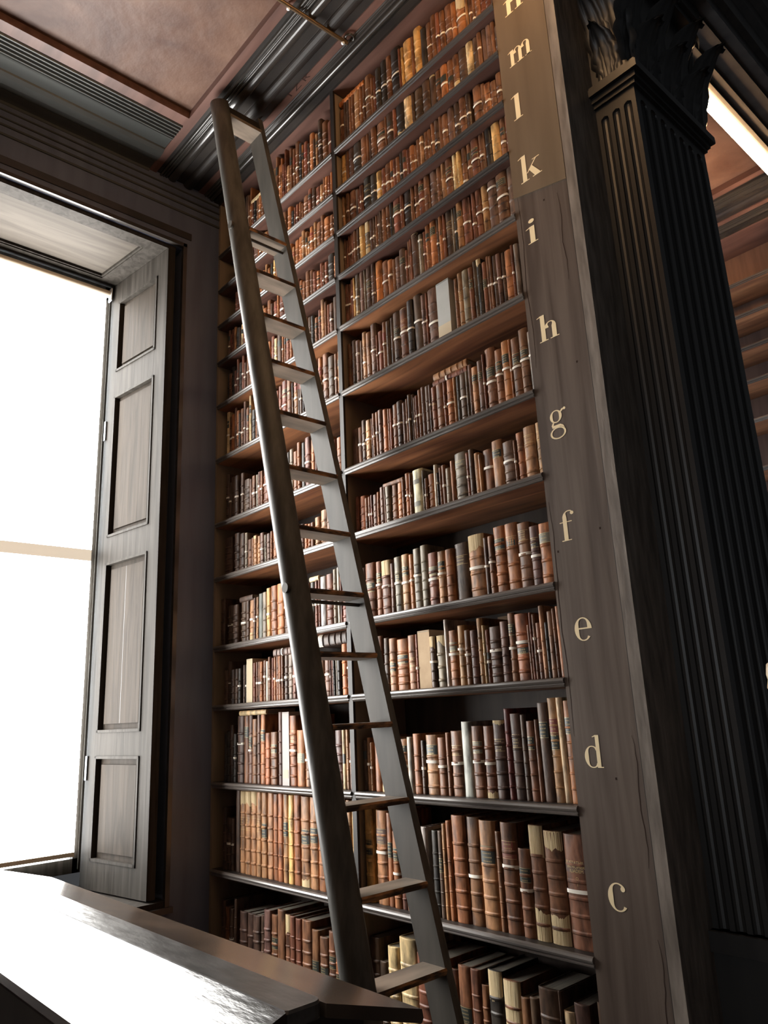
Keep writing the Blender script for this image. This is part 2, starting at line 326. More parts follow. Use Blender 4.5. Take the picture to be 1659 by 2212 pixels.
    return t
CASE = case('bookcase', 'tall dark wooden bookcase full of old leather books, gold letters on its end post', 0.0, 1, True)
CASE2 = case('bookcase', 'empty bookcase with warmly lit bare shelves seen behind the fluted pilaster', 3.34, 1, False)
struct(G().box(XW, XE, .352, 1.03, 0, 6).box(-1.61, XE, .33, .352, 0, 6).build('wall_press', 'pend'))
struct(G().box(XW, XE, 3.69, 4.37, 0, 6).build('wall_press_beyond', 'dark'))
g = G().box(XW, -1.612, -.02, .335, 0, .05).box(XW, -1.612, -.01, .33, .05, .10); lab(g.build('plinth', 'case', CASE), 'dark plinth board')
# ------------------------------------------------------------------ gold shelf letters (Didone lower case drawn from strokes)
def glyph(ch):
    q = []   # list of quads (2-D)
    def stem(x0, x1, y0, y1): q.append([(x0,y0),(x1,y0),(x1,y1),(x0,y1)])
    def serif(x0, x1, y, t=.045): q.append([(x0,y),(x1,y),(x1,y+t),(x0,y+t)])
    def arc(cx, cy, rx, ry, a0, a1, tk, tn=.045, p=1.6, n=26):
        o = []; i_ = []
        for k in range(n+1):
            a = math.radians(a0+(a1-a0)*k/n); t = tn+(tk-tn)*abs(math.cos(a))**p
            o.append((cx+rx*math.cos(a), cy+ry*math.sin(a))); i_.append((cx+(rx-t)*math.cos(a), cy+(ry-tn-(t-tn)*.12)*math.sin(a)))
        for k in range(n): q.append([o[k], o[k+1], i_[k+1], i_[k]])
    def blob(x, y, r, n=12):
        q.append([(x+r*math.cos(2*math.pi*k/n), y+r*math.sin(2*math.pi*k/n)) for k in range(n)])
    S = .20
    def flag(x, y): q.append([(x-.14, y-.07), (x, y-.04), (x, y), (x+.02, y+.02)]); q.append([(x-.15,y-.04),(x+.02,y+.03),(x+.02,y-.02),(x-.15,y-.075)])
    if ch in 'nmh':
        H = 1.5 if ch == 'h' else 1.0
        xs = [.12, .62] if ch != 'm' else [.12, .60, 1.08]
        stem(xs[0], xs[0]+S, 0, H); flag(xs[0], H-.03)
        for x in xs: serif(x-.10, x+S+.10, 0)
        for a, b in zip(xs, xs[1:]):
            stem(b, b+S, 0, .70)
            arc((a+S+b+S)/2-.02, .66, (b-a)/2+.02, .34, 0, 178, S, .05, 2.2)
        return q, xs[-1]+S+.1
    if ch == 'i': stem(.12, .32, 0, 1); flag(.12, .97); serif(.02, .42, 0); blob(.22, 1.32, .12); return q, .45
    if ch == 'l': stem(.12, .32, 0, 1.5); flag(.12, 1.47); serif(.02, .42, 0); return q, .45
    if ch == 'k':
        stem(.12, .32, 0, 1.5); flag(.12, 1.47); serif(.02, .42, 0)
        q.append([(.32,.40),(.37,.38),(.82,.96),(.75,.96)]); q.append([(.42,.56),(.60,.66),(.95,.04),(.68,.04)])
        serif(.58, 1.02, 0); serif(.62, .96, .955); return q, 1.05
    if ch == 'f':
        stem(.18, .38, 0, 1.2); serif(.06, .54, 0); serif(.02, .62, .93)
        arc(.50, 1.16, .32, .36, 180, 60, S, .05, 2); blob(.66, 1.36, .09); return q, .75
    if ch == 'g':
        arc(.40, .68, .32, .32, 0, 360, .15, .05, 1.4); arc(.44, -.16, .42, .30, 0, 360, .10, .06, 1.2)
        q.append([(.20,.40),(.30,.40),(.22,.22),(.12,.26)]); q.append([(.13,.27),(.17,.12),(.60,.14),(.72,.08),(.82,.0),(.74,.16),(.60,.25),(.22,.25)])
        q.append([(.62,.85),(.74,.98),(.88,.98),(.80,.90),(.70,.83)]); blob(.88, .95, .07); return q, .9
    if ch == 'e':
        arc(.46, .5, .44, .51, 0, 318, .22, .05, 1.5); q.append([(.20,.50),(.88,.50),(.88,.56),(.20,.56)]); return q, .9
    if ch == 'c':
        arc(.48, .5, .46, .51, 48, 318, .24, .05, 1.5); blob(.72, .80, .10); return q, .9
    if ch == 'd':
        arc(.44, .5, .42, .51, 40, 320, .22, .05, 1.5); stem(.66, .86, 0, 1.5); flag(.66, 1.47); serif(.80, .98, 0); return q, 1.0
def letter(ch, x0, x1, zb, zt, top):
    q, wd = glyph(ch); sx = (x1-x0)/wd; sz = (zt-zb)/top
    zb2 = zb if ch != 'g' else zb+.46*sz
    g = G(); e = 0
    for k, poly in enumerate(q):
        e = -.0062-.00003*(k % 7) if zb > 3.66 else -.0012-.00003*(k % 7)
        pts = [(x0+a*sx, e, zb2+b*sz) for a, b in poly]
        g.add(pts, [tuple(range(len(pts)))])
    lab(g.build('shelf_letter', 'gold', CASE), 'cream gold painted letter '+ch)
for a in (('n',-1.553,-1.452,4.615,4.70,1.0),('m',-1.558,-1.436,4.336,4.42,1.0),('l',-1.566,-1.512,4.058,4.185,1.5),('k',-1.565,-1.452,3.735,3.864,1.5),
          ('i',-1.566,-1.511,3.444,3.556,1.45),('h',-1.562,-1.468,2.994,3.108,1.5),('g',-1.560,-1.484,2.580,2.697,1.46),('f',-1.563,-1.497,2.186,2.297,1.5),
          ('e',-1.549,-1.477,1.821,1.902,1.0),('d',-1.564,-1.491,1.397,1.503,1.5),('c',-1.534,-1.461,.961,1.045,1.0)): letter(*a)
def text_mesh(body, size, name, m, parent, fn, spacing=1.0):
    cu = bpy.data.curves.new(name, 'FONT'); cu.body = body; cu.size = size; cu.align_x = 'CENTER'; cu.space_line = spacing; cu.resolution_u = 3
    o = bpy.data.objects.new(name, cu); C.objects.link(o)
    me = bpy.data.meshes.new_from_object(o); bpy.data.objects.remove(o)
    for v in me.vertices: v.co = fn(v.co.x, v.co.y)
    me.materials.append(M[m]); ob = bpy.data.objects.new(name, me); C.objects.link(ob)
    ob.parent = parent; ob.matrix_parent_inverse = Matrix.Translation(-parent.location); return ob
lab(text_mesh('I Z R', .045, 'scratched_mark', 'chalk', CASE, lambda x, y: Vector((-2.93+x*2.2, -.142-y, 5.2125))), 'faint dark letters scratched on the frieze')
# ------------------------------------------------------------------ fluted pilaster on the press end
def pilaster(y0, label):
    XF, YA, YB = -1.124, y0+.22, y0+.84
    t = thing('fluted_pilaster', label, 'pilaster', (-1.2, y0+.53, 0), 'fluted pilasters on the ends of the presses')
    def section(z):
        zt = 3.985; pts = []
        def flutes(n, L, wf, e):
            out = []; pitch = (L-2*e)/n
            for k in range(n):
                c = e+pitch*(k+.5); r = wf/2
                s = 1.0 if z <= zt else math.sqrt(max(0, 1-((z-zt)/r)**2))
                s = max(s, .0)
                for j in range(7):
                    a = math.pi*j/6; out.append((c-r*s*math.cos(a), .75*r*s*math.sin(a)))
            return out
        pts.append((XE, YA))
        for u, d in flutes(3, XF-XE, .036, .010): pts.append((XE+u, YA+d))
        pts.append((XF, YA))
        for u, d in flutes(7, YB-YA, .056, .024): pts.append((XF-d, YA+u))
        pts.append((XF, YB)); pts.append((XE, YB)); return pts
    zs = [.9]+[.9+(3.985-.9)*k/6 for k in range(1, 7)]+[3.985+.028*math.sin(math.radians(a)) for a in (20, 40, 60, 75, 90)]+[4.06]
    g = G(); n = len(section(1)); vs = []
    for z in zs: vs += [(x, y, z) for x, y in section(z)]
    g.add(vs, [(k*n+i, k*n+(i+1) % n, (k+1)*n+(i+1) % n, (k+1)*n+i) for k in range(len(zs)-1) for i in range(n)])
    g.build('fluted_shaft', 'pil', t)
    g = G().box(XE, XF+.02, YA-.02, YB+.02, .12, .9).box(XE, XF+.05, YA-.05, YB+.05, 0, .12).box(XE, XF+.035, YA-.035, YB+.035, .84, .9); g.build('pedestal', 'pil', t)
    g = G()
    for a, b, c in ((4.055, 4.075, .012), (4.075, 4.10, .024), (4.10, 4.135, .042), (4.135, 4.15, .034)): g.box(XE, XF+c, YA-c, YB+c, a, b)
    g.build('neck_moulding', 'pil', t)
    # capital: bell with two tiers of curled leaves, volutes and a concave abacus
    cp = G().box(XE, XF-.005, YA+.005, YB-.005, 4.15, 4.78).box(XE, XF+.07, YA-.07, YB+.07, 4.80, 4.88).box(XE, XF+.05, YA-.05, YB+.05, 4.76, 4.80).build('capital_bell', 'pil', t)
    def leaf(base, out, side, h, wd, curl):
        g = G(); base = Vector(base); out = Vector(out); side = Vector(side); nv, nu = 14, 8; vs = []
        for i in range(nv+1):
            v = i/nv
            zz = h*(v if v < .75 else .75+.25*math.sin((v-.75)/.25*2.2)*.7)
            oo = .012+curl*(v**2.2)+(curl*.5*math.sin((v-.75)/.25*1.9) if v > .75 else 0)
            wv = wd*(.55+.45*math.sin(math.pi*min(1, v*1.05)))*(1-.55*max(0, v-.7)/.3)*(1+.16*math.sin(v*26))
            for j in range(nu+1):
                u = (j/nu-.5)*2
                vs.append(base+side*(u*wv/2)+out*(oo-.014*abs(u)+.008*math.cos(u*9))+Vector((0, 0, zz-.02*abs(u)*v)))
        g.add(vs, [(i*(nu+1)+j, i*(nu+1)+j+1, (i+1)*(nu+1)+j+1, (i+1)*(nu+1)+j) for i in range(nv) for j in range(nu)], 0, None, True)
        return g
    fx, fy = Vector((1, 0, 0)), Vector((0, -1, 0))
    for tier, (h, off, c) in enumerate(((.26, 0, .075), (.44, .5, .11))):
        n = 3 if tier == 0 else 4
        for k in range(n):
            y = YA+(YB-YA)*((k+.5)/3 if tier == 0 else k/3)
            leaf((XF, y, 4.15), fx, (0, 1, 0), h, .20, c).build('acanthus_leaf', 'pil', t)
        for x in ((XE+XF)/2,) if tier == 0 else (XE+.075, XF-.02): leaf((x, YA, 4.15), fy, (1, 0, 0), h, .13, c).build('acanthus_leaf', 'pil', t)
    for (x, y, dx, dy) in ((XF, YA, .7, -.7), (XF-.01, YB-.02, .45, .3), (XE+.07, YA, -.1, -.8)):
        g = G(); d = Vector((dx, dy, 0)); vs = []; R0 = .085
        for i in range(40):
            a = i/39*math.pi*3.4; r = R0*(1-i/46); c = Vector((x, y, 4.67))+d*(.07+r*math.cos(a-.4)*1.0)+Vector((0, 0, r*math.sin(a-.4)))
            s = Vector((-dy, dx, 0))*.028; q = .010
            vs += [c-s, c+s]
        g.add(vs, [(2*i, 2*i+1, 2*i+3, 2*i+2) for i in range(39)], 0, None, True); g.lathe([(0, 4.65), (.03, 4.66), (.035, 4.69), (0, 4.70)], x+dx*.07, y+dy*.07, 12)
        for k in range(3): g.tube((x-.01*dx, y-.01*dy, 4.30+.1*k), (x+dx*.07, y+dy*.07, 4.58+.03*k), .018, 8, 0, .012)
        g.build('volute', 'pil', t)
    return t
pilaster(0, 'dark fluted pilaster with leafy carved capital, right of the lettered bookcase post')
pilaster(3.34, 'dark fluted pilaster on the next press further down the hall')
# entablature running along the hall above the pilasters
g = G(); pr = [(XE-.02,4.88),(-1.0,4.88),(-1.0,4.95),(-.97,4.96),(-.97,5.06),(-.94,5.08),(-.94,5.16),(-.90,5.18),(-.88,5.22),(-.86,5.22),(-.86,5.62),(-.80,5.66),(-.72,5.74),(-.60,5.78),(-.60,6.0),(XE-.02,6.0)]
g.prism(pr, 'y', -2.9, 6.5)
for k in range(60):
    y = -1.5+k*.13; g.lathe([(.0, 5.38), (.03, 5.385), (.04, 5.42), (.03, 5.455), (0, 5.46)], -.855, y, 8)
for x in (-1.24, -1.18, -1.08): g.box(x, x+.02, -2.9, 6.5, 4.868, 4.882)
struct(g.build('trim_4', 'dark'))
# warm strip lights fixed inside the architrave of each bay
for y0, y1, lb in ((-2.26, -.06, 'warm strip light under the architrave of the nearer bay, above the camera view'), (1.12, 3.28, 'glowing warm strip light running beneath the dark entablature')):
    t = thing('strip_light', lb, 'light', (XE+.01, (y0+y1)/2, 4.80), 'strip lights under the entablature')
    g = G().box(XE-.012, XE+.030, y0, y1, 4.8785, 4.882)

    g.build('light_channel', 'brass', t)
    G().tube((XE+.008, y0+.01, 4.856), (XE+.008, y1-.01, 4.856), .022, 14).build('light_tube', 'strip' if y0 < 0 else 'strip_far', t)
# ------------------------------------------------------------------ ladder
t = thing('library_ladder', 'tall dark wooden library ladder leaning in front of the bookshelves', 'ladder', (-1.98, -.34, 0))
lx = lambda z: -1.935-.2535*z
hw = lambda z: .168-.0129*z
def rail(near):
    g = G(); vs = []; zs = [0, .6, 1.2, 1.9, 2.7, 3.5, 4.3, 5.0, 5.16]
    if near: prof = [(-.004, 0, 1)]+[(-.064-.066*math.cos(a), -.078*math.sin(a)-.008, 0) for a in [math.pi*(1-k/12) for k in range(13)]]+[(-.126, 0, 1)]
    else: prof = [(-.0, 0, 1), (.0, .034, 0), (-.012, .042, 0), (-.118, .042, 0), (-.13, .034, 0), (-.13, 0, 1)]
    n = len(prof)
    for z in zs:
        k = 1-.05*(z/5)
        for u, v, _ in prof: vs.append((lx(z)+u*k, (-.34-hw(z)+v*k) if near else (-.34+hw(z)+v*k), z))
    F = [(k*n+i, k*n+(i+1) % n, (k+1)*n+(i+1) % n, (k+1)*n+i) for k in range(len(zs)-1) for i in range(n)]
    for k, f in enumerate(F):
        inner = (k % n) == n-1
        g.f.append(list(f)); g.m.append(1 if inner else 0); g.c.append(None); g.sm.append(near and not inner)
    g.v = vs
    g.f.append(list(range(n))[::-1]); g.m.append(0); g.c.append(None); g.sm.append(False)
    g.f.append([len(vs)-n+i for i in range(n)]); g.m.append(0); g.c.append(None); g.sm.append(False)
    return g.build('side_rail', ['lad', 'ladin'], t)
rail(True); lab(rail(False), 'flat grey-brown side rail nearest the books')
RZ = [5.053, 4.144, 3.851, 3.562, 3.279, 2.988, 2.699, 2.405, 2.119, 1.855, 1.575, 1.290, 1.000, .725, .44, .16]
for z in RZ:
    x = lx(z); w_ = hw(z); g = G()
    g.prism([(x+.004, z-.022), (x+.008, z-.008), (x+.003, z), (x-.112, z), (x-.116, z-.010), (x-.112, z-.024)], 'y', -.34-w_-.004, -.34+w_+.004)
    g.m = [1 if (i in (0, 1)) else 0 for i in range(len(g.m))]
    g.build('tread', ['tread', 'wear' if z < 4.5 else 'tread'], t)
for z in (4.144, 2.119):
    x = lx(z)
    g = G().tube((x-.03, -.34-hw(z)-.02, z-.05), (x-.03, -.34+hw(z)+.05, z-.05), .008); g.build('tie_rod', 'moul', t)
    g = G().tube((x-.045, -.34-hw(z)-.094, z+.0), (x-.045, -.34-hw(z)-.080, z+.0), .021, 16); g.build('bolt_head', 'ladin', t)
g = G().box(lx(5.12)-.10, lx(5.12)-.02, -.34-hw(5.1), -.34+hw(5.1), 5.085, 5.135); g.build('top_bracket', 'case', t)
g = G().tube((lx(5.16)-.05, -.34+hw(5.1)+.02, 5.12), (lx(5.16)-.04, -.34+hw(5.1)+.02, 5.185), .009).tube((lx(5.16)-.04, -.34+hw(5.1)+.02, 5.185), (lx(5.16)+.02, -.34+hw(5.1)+.02, 5.17), .009, 10, 0, .003); g.build('hook', 'case', t)
# rod across the bay with its eye bracket on the cornice
t = thing('iron_rod', 'slim iron rod crossing the bay below the ceiling', 'rod', (-2.53, -1.1, 5.19))
G().tube((-2.507, -.13, 5.188), (-2.60, -2.30, 5.188), .011, 12).build('rod', 'brass', t)
g = G()
for k in range(16):
    a, b = 2*math.pi*k/16, 2*math.pi*(k+1)/16
    g.tube((-2.478+.024*math.cos(a), -.135+.024*math.sin(a), 5.196), (-2.478+.024*math.cos(b), -.135+.024*math.sin(b), 5.196), .006, 6)
g.tube((-2.478, -.112, 5.196), (-2.478, -.112, 5.214), .009).tube((-2.512, -.125, 5.188), (-2.49, -.13, 5.194), .008); g.build('eye_bracket', 'moul', t)
for (x, y) in ((-2.513, -.155), (-2.531, -.505)): G().lathe([(0, 5.170), (.010, 5.173), (.011, 5.180), (.006, 5.182), (.006, 5.213), (0, 5.214)], x, y, 10).build('set_screw', 'plastic', t)
# ------------------------------------------------------------------ double-sided reading desk
t = thing('reading_desk', 'long black polished double-sloped reading desk in the foreground', 'desk', (-2.8, -1.22, 0))
XD = -1.515
g = G().prism([(-1.163,.990),(-1.163,.962),(-.875,.875),(-.868,.885),(-.872,.905)], 'x', XW+.002, XD); lab(g.build('far_slope', 'deskc', t), 'brown sloping top on the bookcase side')
g = G()
vs = []
for z in (.965, .994, 1.0):
    r = .028 if z < 1 else .022; i_ = 0 if z < 1 else .004
    x1 = XD-i_; ya, yb = -1.27+i_, -1.167-i_
    ring = [(XW+.002, ya, z), (x1-.006, ya, z), (x1, ya+.006, z)]
    for k in range(7): a = math.pi/2*k/6; ring.append((x1-r+r*math.cos(a), yb-r+r*math.sin(a), z))
    ring.append((XW+.002, yb, z)); vs += ring
n = len(vs)//3
g.add(vs, [(k*n+i, k*n+(i+1) % n, (k+1)*n+(i+1) % n, (k+1)*n+i) for k in range(2) for i in range(n)]+[tuple(2*n+i for i in range(n)), tuple(range(n))[::-1]])
lab(g.build('ridge_board', 'deskr', t), 'narrow flat ridge board with a rounded corner')
g = G().prism([(-1.270,.999),(-1.518,.919),(-1.530,.905),(-1.520,.890),(-1.270,.970)], 'x', XW+.002, XD); lab(g.build('near_slope', 'desk', t), 'glossy black sloping top facing the viewer')
g = G().prism([(-1.50,0),(-1.50,.885),(-1.27,.962),(-1.165,.962),(-.95,.888),(-.95,0)], 'x', XW+.002, XD-.13); g.build('desk_body', 'dark', t)
g = G().prism([(-1.52,0),(-1.52,.08),(-.93,.08),(-.93,0)], 'x', XW+.002, XD-.11); g.build('desk_plinth', 'dark', t)
# ------------------------------------------------------------------ marble bust at the press end
t = thing('marble_bust', 'smooth pale marble bust just entering at the right edge of the view', 'bust', (-.69, -.30, 0))
bx_, by_ = -.705, -.30
g = G().box(bx_-.05, bx_+.12, by_-.09, by_+.09, 0, 1.18).box(bx_-.06, bx_+.13, by_-.10, by_+.10, 0, .1).box(bx_-.06, bx_+.13, by_-.10, by_+.10, 1.18, 1.24); g.build('pedestal', 'dark', t)
hx = bx_+.02
g = G().lathe([(0,1.24),(.07,1.24),(.075,1.27),(.05,1.30),(.06,1.33),(.085,1.37),(.085,1.42),(.07,1.46),(.056,1.49),(.055,1.53),(.07,1.57),(.092,1.61),(.102,1.66),(.094,1.71),(.07,1.755),(.03,1.775),(0,1.78)], hx, by_, 56)
g.v = [(x, y, z-.038*min(1, max(0, (z-1.49)/.06))) for x, y, z in g.v]
g.v = [(x, y-(.03 if 1.56 < z < 1.74 and y < by_-.06 else 0), z) for x, y, z in g.v]
g.lathe([(0,1.61),(.012,1.615),(.018,1.64),(.012,1.67),(0,1.675)], hx, by_-.118, 10)
for sx in (-1, 1): g.lathe([(0,1.62),(.012,1.63),(.016,1.655),(.012,1.68),(0,1.69)], hx+sx*.098, by_, 10)
g.build('head_and_shoulders', 'marble', t)

